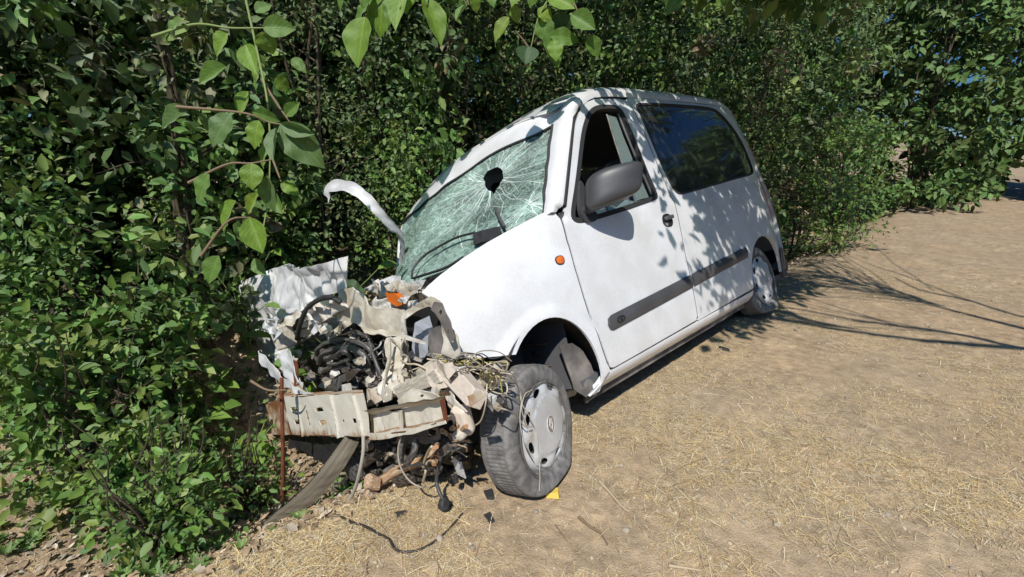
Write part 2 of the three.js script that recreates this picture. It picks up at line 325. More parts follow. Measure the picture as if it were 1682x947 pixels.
const doorGapFront = [[0.430, 0.325], [0.417, 0.39], [0.40, 0.51], [0.387, 0.65], [0.381, 0.80], [0.387, 0.93], [0.408, 1.035]];
const doorPillar = [[0.455, 1.095], [0.53, 1.205], [0.615, 1.33], [0.695, 1.445], [0.765, 1.535], [0.84, 1.605], [0.93, 1.655], [1.03, 1.683]];
const doorRear = [[1.27, 1.70], [1.345, 1.697], [1.375, 1.675], [1.385, 1.61], [1.402, 1.36], [1.44, 1.12], [1.458, 1.0], [1.435, 0.86], [1.405, 0.68], [1.395, 0.45], [1.388, 0.315], [1.365, 0.288]];
const doorBottom = [[0.49, 0.277], [0.455, 0.288]];
const doorLine = [...doorGapFront, ...doorPillar, ...doorRear, ...doorBottom];
const windowHole = rounded([[0.560, 1.005], [0.47, 1.012], [0.475, 1.045], [0.595, 1.20], [0.76, 1.442], [0.86, 1.545], [0.935, 1.598], [1.03, 1.628], [1.19, 1.636], [1.238, 1.62], [1.245, 1.57], [1.248, 1.42], [1.262, 1.23], [1.291, 1.085], [1.275, 1.062], [1.145, 1.050], [0.88, 1.026], [0.68, 1.011]], 2);
const rearWindowHole = rounded([[1.43, 1.60], [1.425, 1.655], [1.50, 1.678], [1.9, 1.692], [2.45, 1.70], [2.62, 1.69], [2.70, 1.62], [2.86, 1.45], [2.93, 1.28], [2.93, 1.16], [2.84, 1.128], [2.5, 1.112], [2.1, 1.088], [1.7, 1.064], [1.56, 1.058], [1.51, 1.085], [1.475, 1.18], [1.445, 1.36]], 2);
const shrink = (poly, d) => { const n = poly.length, s = Math.sign(area2(poly)); return poly.map((p, i) => { const a = poly[(i + n - 1) % n], b = poly[(i + 1) % n], dx = b[0] - a[0], dy = b[1] - a[1], l = Math.hypot(dx, dy) || 1; return [p[0] - s * dy / l * d, p[1] + s * dx / l * d]; }); };

// front door
const doorGeometry = sheet(shrink(doorLine, 0.0048), [windowHole], side, 0.028, 0.045);
const door = part('front_door', doorGeometry, M.paint, van);
part('window_seal', sheet(shrink(windowHole, -0.012), [shrink(windowHole, 0.014)], (s, v) => V3(s, v, sideZ(s, v) + 0.0035), 0.03, 0.03), M.rubber, door);
// rear side
const backArch = Array.from({ length: 17 }, (_, i) => { const a = Math.PI * i / 16; return [2.63 - 0.35 * Math.cos(a) * -1 * -1, 0.30 + 0.34 * Math.sin(a)]; });
const rearOutline = [[1.395, 0.285], ...backArch.map(([s, v]) => [s, v]), [3.12, 0.30], [3.22, 0.36], [3.25, 0.6], [3.24, 1.0], [3.18, 1.4], [3.08, 1.70], [3.02, 1.725], [2.4, 1.725], [1.9, 1.722], [1.40, 1.712], [1.383, 1.69], [1.394, 1.61], [1.411, 1.36], [1.449, 1.12], [1.466, 1.0], [1.443, 0.86], [1.413, 0.68], [1.403, 0.45], [1.395, 0.31]];
const rearPanelGeometry = sheet(rearOutline, [rearWindowHole], side, 0.02, 0.06);
const rearPanel = part('rear_side_panel', rearPanelGeometry, M.paint, van);
const rearGlassGeometry = sheet(shrink(rearWindowHole, 0.004), [], inset(0.006), 0.005, 0.08);
const rearGlass = part('rear_side_window', rearGlassGeometry, M.tint, van, 'dark tinted rear side window with leaf shadows');
part('window_seal', sheet(shrink(rearWindowHole, -0.004), [shrink(rearWindowHole, 0.010)], (s, v) => V3(s, v, sideZ(s, v) + 0.003), 0.02, 0.04), M.rubber, rearGlass);
// sill
const sillGeometry = sheet([[0.36, 0.205], [2.27, 0.215], [2.285, 0.281], [1.38, 0.281], [0.487, 0.270], [0.448, 0.280], [0.40, 0.26]], [], (s, v) => { const k = clamp((0.281 - v) / 0.08); return V3(s, v, sideW(0.281) - 0.004 - 0.07 * k * k); }, 0.02, 0.05);
part('door_sill', sillGeometry, M.paint, van);
part('sill_flange', sheet([[0.34, 0.160], [2.27, 0.172], [2.27, 0.216], [0.34, 0.206]], [], (s, v) => V3(s, v, 0.672 - 0.25 * (0.21 - v)), 0.012, 0.08), M.dusty, van);
// front wing
const px = (list, f) => list.map(([a, b]) => f(a, b));
const hoodEdge = px([[893, 349], [868, 361], [840, 376], [800, 398], [760, 424], [725, 450], [704, 468], [693, 480]], onSide);
const lampEdge = px([[704, 487], [722, 500], [737, 525], [747, 555], [751, 583]], onSide);
const arch = Array.from({ length: 22 }, (_, i) => { const a = lerp(2.35, -0.24, i / 21); return [0.118 + 0.262 * Math.cos(a) - 0.02 * (1 - i / 21), 0.285 + 0.335 * Math.sin(a)]; });
const wingOutline = [...hoodEdge, ...lampEdge, [-0.25, 0.562], ...arch, [0.30, 0.205], [0.355, 0.208], [0.395, 0.262], [0.440, 0.284], ...doorGapFront.map(([s, v]) => [s - 0.010, v]), [0.385, 1.072]];
const wing = part('front_wing', sheet(wingOutline, [], side, 0.012, 0.028), M.paint, van);
{ // orange side repeater
  const c = onSide(919, 427), o = rounded([[-0.026, -0.016], [0.024, -0.018], [0.026, 0.018], [-0.024, 0.018]], 2).map(([a, b]) => [c[0] + a, c[1] + b]);
  const rep = part('side_repeater', sheet(o, [], (s, v) => V3(s, v, sideZ(s, v) + 0.012 - 9 * ((s - c[0]) ** 2 + (v - c[1]) ** 2)), 0.014, 0.008), M.orange, van);
  part('repeater_rim', sheet(shrink(o, -0.003), [shrink(o, 0.001)], (s, v) => V3(s, v, sideZ(s, v) + 0.005), 0.008, 0.01), M.rubber, rep);
}
{ // side rubbing strip in two lengths, on the door and behind it
  const strip = (s0, s1, endRound) => { const b = (s) => lerp(0.452, 0.520, (s - 0.5) / 1.6), t = (s) => lerp(0.528, 0.598, (s - 0.5) / 1.6); return endRound ? [[s0 + 0.04, b(s0)], [s1, b(s1)], [s1, t(s1)], [s0 + 0.04, t(s0)], [s0 + 0.012, t(s0) - 0.012], [s0, 0.49], [s0 + 0.010, b(s0) + 0.014]] : [[s0, b(s0)], [s1, b(s1)], [s1, t(s1)], [s0, t(s0)]]; };
  const bulge = (s, v) => { const c = lerp(0.49, 0.559, (s - 0.5) / 1.6), k = clamp(1 - Math.abs(v - c) / 0.040); return V3(s, v, sideZ(s, v) + 0.004 + 0.012 * Math.sqrt(k)); };
  const strip1 = part('rubbing_strip', sheet(strip(0.5, 1.392, true), [], bulge, 0.008, 0.012), M.greyPlastic, van);
  part('rubbing_strip', sheet(strip(1.412, 2.27, false), [], bulge, 0.008, 0.014), M.greyPlastic, van);
  const e = onSide(1016, 524);
  part('strip_emblem', sheet(circle(e[0], e[1], 0.036, 0.017, 20), [circle(e[0], e[1], 0.027, 0.010, 20)], (s, v) => bulge(s, v).add(V3(0, 0, 0.0035)), 0.004, 0.012), M.blackPlastic, strip1);
  part('strip_emblem', sheet(circle(e[0] + 0.002, e[1], 0.012, 0.006, 12), [], (s, v) => bulge(s, v).add(V3(0, 0, 0.0035)), 0.004, 0.012), M.blackPlastic, strip1);
}
{ // door handle in its scoop
  const c = onSide(1096, 362), o = rounded([[-0.062, -0.030], [0.045, -0.045], [0.062, 0.018], [0.02, 0.045], [-0.05, 0.036]], 2).map(([a, b]) => [c[0] + a, c[1] + b]);
  const scoop = part('door_handle', sheet(o, [], (s, v) => V3(s, v, sideZ(s, v) + 0.003), 0.004, 0.012), M.blackPlastic, van);
  part('handle_grip', placed(new RoundedBoxGeometry(0.088, 0.024, 0.024, 3, 0.008), V3(c[0], c[1] + 0.014, sideZ(c[0], c[1]) + 0.016), new THREE.Euler(0, 0, 0.06)), M.greyPlastic, scoop);
  part('key_lock', placed(new THREE.CylinderGeometry(0.010, 0.011, 0.010, 16).rotateX(Math.PI / 2), V3(c[0] - 0.022, c[1] - 0.020, sideZ(c[0], c[1]) + 0.007)), M.chrome, scoop);
}
// roof
const roofY = table([0.55, 0.69, 0.85, 1.0, 1.2, 1.5, 2.0, 2.6, 2.9, 3.05, 3.17], [1.63, 1.685, 1.755, 1.80, 1.84, 1.865, 1.875, 1.868, 1.835, 1.78, 1.69]);
const roofJoin = table([0.55, 0.69, 0.78, 0.85, 0.95, 1.05, 1.2, 1.4, 2.9, 3.17], [1.38, 1.455, 1.545, 1.603, 1.662, 1.69, 1.708, 1.718, 1.728, 1.66]);
function roofAt(u, q) {                                            // u: front to rear, q: left cant rail (0) over the crown to the right one (1)
  const a = Math.PI * q, c = Math.cos(a), e = 2 / 3.1, k = Math.sign(c) * Math.abs(c) ** e, front = 0.72 + 0.13 * smooth(0.84, 1, Math.abs(k)) - 0.12 * (1 - k * k), s = lerp(front, 3.17 - 0.06 * Math.abs(k) ** 3, u), j = roofJoin(s), h = roofY(s);
  const w = sideZ(s, j), v = j + (h - j) * Math.abs(Math.sin(a)) ** e, sag = k < 0 ? 0.055 * smooth(1.7, 0.7, s) * -k : 0;    // the right front corner is pushed down
  return V3(s, v - sag + 0.0015 * nz(s * 3, k * 2, 8), w * k);
}
const roof = part('roof', patch((u, q) => roofAt(u, q), 44, 64, 0.012, 2.5, 1.6), M.paint, van);
const header = Array.from({ length: 25 }, (_, i) => roofAt(0, lerp(0.13, 0.87, i / 24)));
// windscreen
const nearTop = V3(0.69, 1.545, 0.655), nearBottom = V3(0.335, 1.055, 0.725), farTop = onX(662, 369, 0.47), farBottom = V3(0.33, 1.065, -0.70);
function screenAt(u, v) {                                          // u: right side (0) to left side (1), v: base to top
  const p = farBottom.clone().lerp(nearBottom, u).lerp(farTop.clone().lerp(nearTop, u), v), b = 4 * u * (1 - u);
  p.x += -lerp(0.31, 0.06, v) * b; p.y += lerp(-0.11, 0.03, v) * b;
  const cr = 0.012 * fbm(u * 5, v * 4, 2) + 0.02 * Math.exp(-((u - 0.62) ** 2 + (v - 0.55) ** 2) / 0.02);
  p.x += cr; p.y -= cr; return p;
}
const project = (p) => { const q = p.clone().applyMatrix4(VAN).sub(camera.position).applyQuaternion(camera.quaternion.clone().invert()); return [CX + FOCAL * q.x / -q.z, CY - FOCAL * q.y / -q.z]; };
const invert = (f, X, Y) => { let u = 0.5, v = 0.5; for (let i = 0; i < 40; i++) { const p = project(f(u, v)), a = project(f(u + 0.01, v)), b = project(f(u, v + 0.01)), ux = (a[0] - p[0]) * 100, uy = (a[1] - p[1]) * 100, vx = (b[0] - p[0]) * 100, vy = (b[1] - p[1]) * 100, d = ux * vy - uy * vx, ex = X - p[0], ey = Y - p[1]; u = clamp(u + 0.5 * (ex * vy - ey * vx) / d); v = clamp(v + 0.5 * (ux * ey - uy * ex) / d); } return [u, v]; };
const onScreen = (X, Y) => invert(screenAt, X, Y);
const holeUV = px([[796, 287], [800, 281], [806, 278], [812, 275], [818, 274], [823, 277], [826, 281], [826, 287], [827, 292], [823, 298], [820, 305], [816, 309], [813, 316], [811, 320], [808, 314], [803, 313], [799, 309], [796, 304], [796, 298], [793, 292]], onScreen);
{ // shattered laminated glass: threads of white fracture in pale green
  const N = 1024, c = document.createElement('canvas'); c.width = c.height = N; const g = c.getContext('2d');
  const img = g.createImageData(N, N), c2 = document.createElement('canvas'); c2.width = c2.height = N; const g2 = c2.getContext('2d'), img2 = g2.createImageData(N, N);
  // every crumb of glass is a cell of its own: some milky, some still clear
  const K = 58, seeds = Array.from({ length: K * K }, (_, i) => [(i % K + rnd()) / K, (Math.floor(i / K) + rnd()) / K, rnd(), rnd()]);
  for (let y = 0; y < N; y++) for (let x = 0; x < N; x++) {
    const wx = 0.012 * nz(x / N * 14, y / N * 14, 3), u = x / N + wx, v = y / N - wx, ci = Math.floor(u * K), cj = Math.floor(v * K); let d1 = 9, d2 = 9, cell = seeds[0];
    for (let j = -1; j <= 1; j++) for (let i = -1; i <= 1; i++) { const a = ci + i, b = cj + j; if (a < 0 || b < 0 || a >= K || b >= K) continue; const q = seeds[b * K + a], d = Math.hypot(q[0] - u, q[1] - v); if (d < d1) { d2 = d1; d1 = d; cell = q; } else if (d < d2) d2 = d; }
    const edge = 1 - smooth(0.0006, 0.0034, d2 - d1), big = clamp(0.60 + 0.50 * fbm(u * 5, v * 4, 12) - 0.46 * smooth(0.58, 0.92, u) + 0.16 * smooth(0.45, 0.0, v)), o = (y * N + x) * 4;
    const al = clamp(Math.max(big * lerp(0.45, 1.35, cell[2]), edge * lerp(0.35, 0.95, big)), 0.10, 1), k = lerp(0.80, 1.04, cell[3]) + 0.10 * edge;
    img.data[o] = img.data[o + 1] = img.data[o + 2] = 255 * al; img.data[o + 3] = 255;
    img2.data[o] = clamp(168 * k, 0, 255); img2.data[o + 1] = clamp(198 * k, 0, 255); img2.data[o + 2] = clamp(184 * k, 0, 255); img2.data[o + 3] = 255;
  }
  g.putImageData(img, 0, 0); g2.putImageData(img2, 0, 0);
  const hx = holeUV.reduce((a, p) => a + p[0], 0) / holeUV.length, hy = holeUV.reduce((a, p) => a + p[1], 0) / holeUV.length, [ix, iy] = onScreen(868, 335);
  const line = (x0, y0, a, len, w, al) => { const pts = [[x0 * N, y0 * N]]; for (let k = 0; k < 6; k++) { a += R(-0.25, 0.25); const [x, y] = pts[k]; pts.push([x + Math.cos(a) * len * N / 6, y + Math.sin(a) * len * N / 6]); } for (const [q, col] of [[g, '255,255,255'], [g2, '236,246,240']]) { q.strokeStyle = `rgba(${col},${al})`; q.lineWidth = w; q.beginPath(); q.moveTo(...pts[0]); for (const p of pts.slice(1)) q.lineTo(...p); q.stroke(); } };
  for (let i = 0; i < 95; i++) { const a = R(0, 6.283), r = R(0.02, 0.08); line(hx + r * Math.cos(a), hy + r * Math.sin(a), a, R(0.15, 0.6), R(1.2, 3.4), R(0.5, 1)); }
  for (let i = 0; i < 34; i++) { const a = R(0, 6.283), r = R(0, 0.03); line(ix + r * Math.cos(a), iy + r * Math.sin(a), a, R(0.1, 0.45), R(1.2, 3), R(0.5, 1)); }
  for (let i = 0; i < 170; i++) { const a = R(0, 6.283), r = R(0.04, 0.4); line(hx + r * Math.cos(a), hy + r * Math.sin(a), a + 1.571, R(0.02, 0.10), R(1, 2.4), R(0.4, 0.9)); }
  for (let i = 0; i < 500; i++) line(rnd(), rnd(), R(0, 6.283), R(0.02, 0.09), R(0.8, 2), R(0.25, 0.8));
  const tex = new THREE.CanvasTexture(c), tex2 = new THREE.CanvasTexture(c2); for (const t of [tex, tex2]) { t.flipY = false; t.wrapS = t.wrapT = THREE.ClampToEdgeWrapping; } tex2.colorSpace = THREE.SRGBColorSpace;
  M.shattered = phy({ map: tex2, alphaMap: tex, transparent: true, roughness: 0.25, bumpMap: tex, bumpScale: 0.004, side: THREE.DoubleSide });
}
const screen = part('windscreen', sheet([[0, 0], [1, 0], [1, 1], [0, 1]], [holeUV], screenAt, 0.004, 0.035), M.shattered, van, 'crazed pale green windscreen with a hole punched through');
{ // roof edge trim above the glass, seal down the left pillar
  const top = Array.from({ length: 13 }, (_, i) => screenAt(i / 12, 1).add(V3(-0.004, 0.006, 0)));
  part('windscreen_seal', tube(top, 0.007, 40, 6), M.rubber, screen);
  part('windscreen_seal', tube(Array.from({ length: 9 }, (_, i) => screenAt(1, i / 8).add(V3(-0.012, 0.008, 0.000))), 0.008, 24, 6), M.rubber, screen);
  part('roof_header', patch((u, v) => { const t = screenAt(u, 1).add(V3(0, 0.006, 0)), q = lerp(0.86, 0.115, u), k = 0.02 * Math.sin(Math.PI * v) * (1 - u ** 10); return t.add(V3(0, 0, 0.03 * u ** 12)).lerp(roofAt(0.015, q).add(V3(0, -0.003, 0)), v).add(V3(-k, k, 0)); }, 40, 8, 0.006, 1.3, 0.2), M.paint, roof);
}
// A pillar, from the wing to the roof, and the door seal behind it
const pillarOuter = [[0.385, 1.072], [0.428, 1.098], [0.505, 1.212], [0.588, 1.337], [0.668, 1.452], [0.738, 1.545], [0.82, 1.612]];
const pick = (list, t) => { const k = clamp(t) * (list.length - 1), i = Math.min(list.length - 2, Math.floor(k)), f = k - i; return [lerp(list[i][0], list[i + 1][0], f), lerp(list[i][1], list[i + 1][1], f)]; };
part('windscreen_pillar', patch((u, v) => { const o = pick(pillarOuter, v), b = V3(o[0], o[1], sideZ(o[0], o[1])), a = v < 0.86 ? nearBottom.clone().lerp(nearTop, v / 0.86) : nearTop.clone().lerp(roofAt(0.010, lerp(0.150, 0.02, clamp((v - 0.90) / 0.10))), smooth(0.86, 0.90, v)), k = Math.sin(Math.PI * u); return b.lerp(a, u).add(V3(-0.016 * k, 0.004 * k, 0.020 * k)); }, 12, 36, 0.008, 0.1, 0.7), M.paint, van);
part('door_seal', tube([...pillarOuter.slice(1, 6).map(([s, v]) => V3(s + 0.013, v - 0.005, sideZ(s, v) - 0.006)), V3(0.83, 1.60, 0.725), V3(0.93, 1.65, 0.715)], (t) => 0.016 * (1 - 0.6 * t * t), 30, 7), M.rubber, van);
{ // the dark joint behind the front and rear edges of the door
  const joint = (list, d) => { const c = new THREE.CatmullRomCurve3(list.map(([s, v]) => V3(s, v, 0))); return patch((u, v) => { const p = c.getPointAt(v); p.x += lerp(-0.012, 0.012, u) + d; p.z = sideZ(p.x, p.y) - 0.0075; return p; }, 2, 60, 0.004); };
  part('door_seal', joint([...doorGapFront.slice(0, 7), [0.428, 1.065]], -0.003), M.rubber, van);
  part('door_seal', joint([[1.381, 1.66], [1.39, 1.61], [1.406, 1.36], [1.445, 1.12], [1.463, 1.0], [1.440, 0.86], [1.410, 0.68], [1.400, 0.45], [1.394, 0.30]], 0.0), M.rubber, van);
}
// door mirror
{
  const foot = px([[947, 297], [953, 303], [962, 330], [969, 347], [976, 352], [976, 364], [962, 366], [951, 358], [946, 340]], onSide);
  const mirror = part('door_mirror', sheet(rounded(foot, 1), [], (s, v) => V3(s, v, sideZ(s, v) + 0.022), 0.02, 0.014), M.mirrorShell, van);
  const c = onZ(1007, 303, 0.93), g = new THREE.SphereGeometry(1, 40, 28), P = g.attributes.position;
  const right = lensDir(1, 0, 0), up = lensDir(0, -1, 0), out = lensDir(0, 0, -1);
  const inV = (d) => d.transformDirection(VANI), rx = inV(right), uy = inV(up), oz = inV(out);
  for (let i = 0; i < P.count; i++) {
    const a = P.getX(i), b = P.getY(i), d = P.getZ(i), n = 5, k = 1 / (Math.abs(a) ** n + Math.abs(b) ** n + Math.abs(d) ** n) ** (1 / n);
    let X = a * k, Y = b * k, Z = d * k;
    const w = X < 0 && Y > 0 ? lerp(1, 0.80, X * X) : 1;                     // lower towards its arm, a rounded outer end
    const q = c.clone().addScaledVector(rx, X * 0.134 + Y * 0.004).addScaledVector(uy, Y * 0.088 * w + X * 0.052 - 0.004 + (Y > 0 ? -0.020 * X : 0)).addScaledVector(oz, Z * (Z > 0 ? 0.085 : 0.06) * (1 - 0.25 * X * X));
    P.setXYZ(i, q.x, q.y, q.z);
  }
  g.computeVertexNormals();
  part('mirror_housing', g, M.mirrorShell, mirror);
  const a = onZ(962, 345, 0.80), b = onZ(985, 325, 0.89);
  part('mirror_arm', tube([a, a.clone().lerp(b, 0.5).add(V3(0, -0.004, 0.02)), b], 0.026, 10, 10), M.mirrorShell, mirror);
}
{ // side window: the drop glass stands half lowered and cracked at its foot, in its channel
  const glass = px([[1001, 186], [1016, 190], [1028, 222], [1048, 272], [1070, 322], [1047, 328], [1036, 300], [1016, 238]], onSide);
  part('door_window', sheet(glass, [], inset(0.018), 0.004, 0.03), M.pane, door);
  const ch = px([[1000, 186], [1014, 232], [1034, 292], [1048, 330]], onSide);
  part('window_channel', tube(ch.map(([s, v]) => V3(s, v, sideZ(s, v) - 0.016)), 0.006, 24, 6), M.alloy, door);
  const ch2 = px([[1018, 186], [1034, 226], [1055, 276], [1073, 318]], onSide);
  part('window_channel', tube(ch2.map(([s, v]) => V3(s, v, sideZ(s, v) - 0.012)), 0.008, 24, 6), M.greyPlastic, door);
  const low = px([[978, 358], [984, 340], [994, 343], [1006, 334], [1018, 338], [1032, 326], [1047, 328], [1062, 326], [1060, 331], [1020, 345]], onSide);
  part('broken_window', sheet(low, [], inset(0.022), 0.004, 0.02), M.pane, door, 'jagged rest of side glass');
}
// the far side, mirrored
part('rear_side_panel', mirrored(rearPanelGeometry), M.paint, van);
part('front_door', mirrored(doorGeometry), M.paint, van);
part('rear_side_window', mirrored(rearGlassGeometry), M.tint, van);
part('door_window', mirrored(sheet(shrink(windowHole, -0.005), [], inset(0.02), 0.004, 0.06)), M.tint, van);
part('door_sill', mirrored(sillGeometry), M.paint, van);
// tailgate, floor and cab
part('tailgate', patch((u, v) => { const w = lerp(-1, 1, u), y = lerp(0.3, 1.70, v), s = table([0.3, 0.6, 1.0, 1.4, 1.7], [3.22, 3.26, 3.25, 3.19, 3.09])(y); return V3(s + 0.03 * (1 - w * w), y, w * (sideZ(Math.min(s, 3.16), y) - 0.004)); }, 24, 24, 0.02, 1.5, 1.4), M.paint, van);
part('cab_floor', new THREE.BoxGeometry(2.9, 0.04, 1.40).translate(1.75, 0.26, 0), M.cabin, van);
part('bulkhead', patch((u, v) => V3(0.30 + 0.06 * v, lerp(0.25, 1.0, v), lerp(0.68, -0.68, u)), 6, 6, 0.02), M.cabin, van);
part('roof_lining', patch((u, q) => { const p = roofAt(lerp(0.03, 0.97, u), lerp(0.06, 0.94, q)); return V3(p.x, p.y - 0.03, p.z * 0.965); }, 16, 24), M.lining, van);
part('dashboard', placed(new RoundedBoxGeometry(0.42, 0.26, 1.36, 4, 0.07), V3(0.52, 0.92, 0)), M.cabin, van);
part('steering_wheel', placed(new THREE.TorusGeometry(0.18, 0.016, 10, 40), V3(0.82, 1.03, 0.36), new THREE.Euler(0, 1.571, 0.45, 'ZYX')), M.blackPlastic, van);
for (const z of [0.36, -0.36]) {
  const seat = part('seat', placed(new RoundedBoxGeometry(0.50, 0.16, 0.48, 4, 0.06), V3(1.10, 0.60, z), new THREE.Euler(0, 0, 0.1)), M.seat, van);
  part('backrest', placed(new RoundedBoxGeometry(0.14, 0.62, 0.46, 4, 0.06), V3(1.42, 0.95, z), new THREE.Euler(0, 0, -0.25)), M.seat, seat);
  part('headrest', placed(new RoundedBoxGeometry(0.10, 0.18, 0.26, 4, 0.05), V3(1.54, 1.34, z), new THREE.Euler(0, 0, -0.2)), M.seat, seat);
}
part('cargo_lining', mirrored(sheet([[1.5, 0.3], [3.1, 0.3], [3.1, 1.05], [1.5, 1.0]], [], inset(0.04), 0.01, 0.2)), M.cabin, van);

{ // rear bumper and tail lamp
  const bump = [[2.985, 0.245], [3.20, 0.25], [3.27, 0.30], [3.275, 0.46], [3.20, 0.485], [3.02, 0.47]];
  const bumperGeometry = sheet(rounded(bump, 1), [], (s, v) => V3(s, v, sideZ(Math.min(s, 3.2), v) + 0.012), 0.03, 0.03);
  part('rear_bumper', bumperGeometry, M.greyPlastic, van); part('rear_bumper', mirrored(bumperGeometry), M.greyPlastic, van);
  part('rear_bumper', placed(new RoundedBoxGeometry(0.10, 0.22, 1.36, 4, 0.03), V3(3.285, 0.365, 0)), M.greyPlastic, van);
  part('tail_lamp', sheet(rounded([[3.155, 0.72], [3.235, 0.72], [3.225, 1.08], [3.15, 1.08]], 1), [], (s, v) => V3(s, v, sideZ(s, v) + 0.006), 0.012, 0.03), phy({ color: rgb(0.45, 0.02, 0.02), roughness: 0.2, clearcoat: 0.6 }), van);
}
part('windscreen_pillar', tube([V3(0.36, 1.03, -0.735), farTop.clone().add(V3(0.03, 0.0, -0.02)), roofAt(0.02, 0.90), roofAt(0.06, 0.95)], 0.022, 30, 9), M.paint, van, 'bent far windscreen pillar');
// ---------------------------------------------------------------- the torn front of the van
const onPlane = (X, Y, [x0, ky, kz]) => { const d = rayV(X, Y), t = (x0 + ky * EYE_V.y + kz * EYE_V.z - EYE_V.x) / (d.x - ky * d.y - kz * d.z); return EYE_V.clone().addScaledVector(d, t); };
const hash = (a, b) => { const x = Math.sin(a * 127.1 + b * 311.7) * 43758.5453; return x - Math.floor(x); };
const tri = (x) => 4 * Math.abs(x - Math.floor(x + 0.5)) - 1;
function fold(a, b, f, k) {                                         // sheet metal creases along straight lines
  let s = 0; for (let i = 0; i < 4; i++) { const t = hash(k, i) * Math.PI, q = f * (0.28 + 0.5 * hash(k, i + 9)) * (1 + 0.5 * i); s += tri((a * Math.cos(t) + b * Math.sin(t)) * q + hash(k, i + 5)) / (1 + 0.8 * i); }
  return s * 0.55;
}
const asPlane = (p) => Array.isArray(p) ? p : [p, 0, 0];
// a piece of sheet metal whose outline the photograph shows, on a plane x = x0 + ky * y + kz * z of the van
function plate(name, outline, plane, thick, material, parent, { holes = [], crumple = 0.004, freq = 9, L = 0.013, extra, label, uvScale = 1 } = {}) {
  const pl = asPlane(plane), f = (list) => list.map(([a, b]) => { const p = onPlane(a, b, pl); return [p.z, p.y]; });
  const surf = (z, y) => { const b = crumple * (0.85 * fold(z, y, freq, outline[0][0] * 0.37) + 0.2 * fbm(z * freq * 2, y * freq * 2, outline[0][0])) + (extra ? extra(z, y) : 0); return V3(pl[0] + pl[1] * y + pl[2] * z + b, y + 0.35 * b, z + 0.25 * b); };
  return part(name, sheet(f(outline), holes.map(f), surf, thick, L, uvScale), material, parent, label);
}
// a bent four-cornered piece between corners [pixel x, pixel y, van x]
function quad(name, c, thick, material, parent, { crumple = 0.004, freq = 10, n = 14, m = 6, bow = 0 } = {}) {
  const [a, b, d, e] = c.map(([X, Y, s]) => onX(X, Y, s)), N = b.clone().sub(a).cross(e.clone().sub(a)).normalize();
  return part(name, patch((u, v) => { const p = a.clone().lerp(b, u).lerp(e.clone().lerp(d, u), v); return p.addScaledVector(N, crumple * fold(p.z + p.x, p.y, freq, c[0][0] * 0.7) + bow * Math.sin(Math.PI * v) * Math.sin(Math.PI * u)); }, n, m, thick, 0.3, 0.15), material, parent);
}
const line3 = (list) => list.map(([X, Y, s]) => onX(X, Y, s));
const pipe = (name, list, r, material, parent, sides = 9, label) => part(name, tube(line3(list), r, list.length * 8, sides), material, parent, label);
function lump(name, [X, Y, s], [a, b, c], turn, material, parent, { crumple = 0.01, freq = 12, round = 0.3, detail = 5 } = {}) {
  const g = new RoundedBoxGeometry(a, b, c, detail, Math.min(a, b, c) * round).rotateX(turn[0]).rotateY(turn[1]).rotateZ(turn[2]), p = onX(X, Y, s);
  return part(name, jitter(g.translate(p.x, p.y, p.z), crumple, freq, X), material, parent);
}
function can(name, [X, Y, s], r, h, turn, material, parent, rim = true) {
  const pr = rim ? [[0.001, -h / 2], [r * 0.9, -h / 2], [r, -h / 2 + 0.006], [r, -h * 0.15], [r * 0.93, -h * 0.12], [r * 0.93, h * 0.12], [r, h * 0.15], [r, h / 2 - 0.006], [r * 0.9, h / 2], [r * 0.4, h / 2], [r * 0.35, h / 2 - 0.01], [0.001, h / 2 - 0.01]] : [[0.001, -h / 2], [r, -h / 2], [r, h / 2], [0.001, h / 2]];
  const g = creased(new THREE.LatheGeometry(pr.map((q) => new THREE.Vector2(...q)), 24), 0.7).rotateX(turn[0]).rotateY(turn[1]).rotateZ(turn[2]), p = onX(X, Y, s);
  return part(name, g.translate(p.x, p.y, p.z), material, parent);
}

M.beam = std({ map: dataTexture(512, (u, v) => { const n = 0.5 + 0.5 * tfbm(u, v, 12, 33), r = smooth(0.50, 0.92, n * 0.62 + 0.42 * smooth(0.415, 0.335, v)), st = smooth(0.55, 0.8, 0.5 + 0.5 * tfbm(u, v * 0.3, 40, 5)) * smooth(0.44, 0.34, v) * 0.6, k = clamp(r + st), g = 1 + 0.05 * (rnd() - 0.5); return [lerp(0.82, 0.50, k) * g, lerp(0.80, 0.33, k) * g, lerp(0.74, 0.20, k) * g]; }, true), roughness: 0.6, bumpMap: grain, bumpScale: 0.001, side: THREE.DoubleSide });

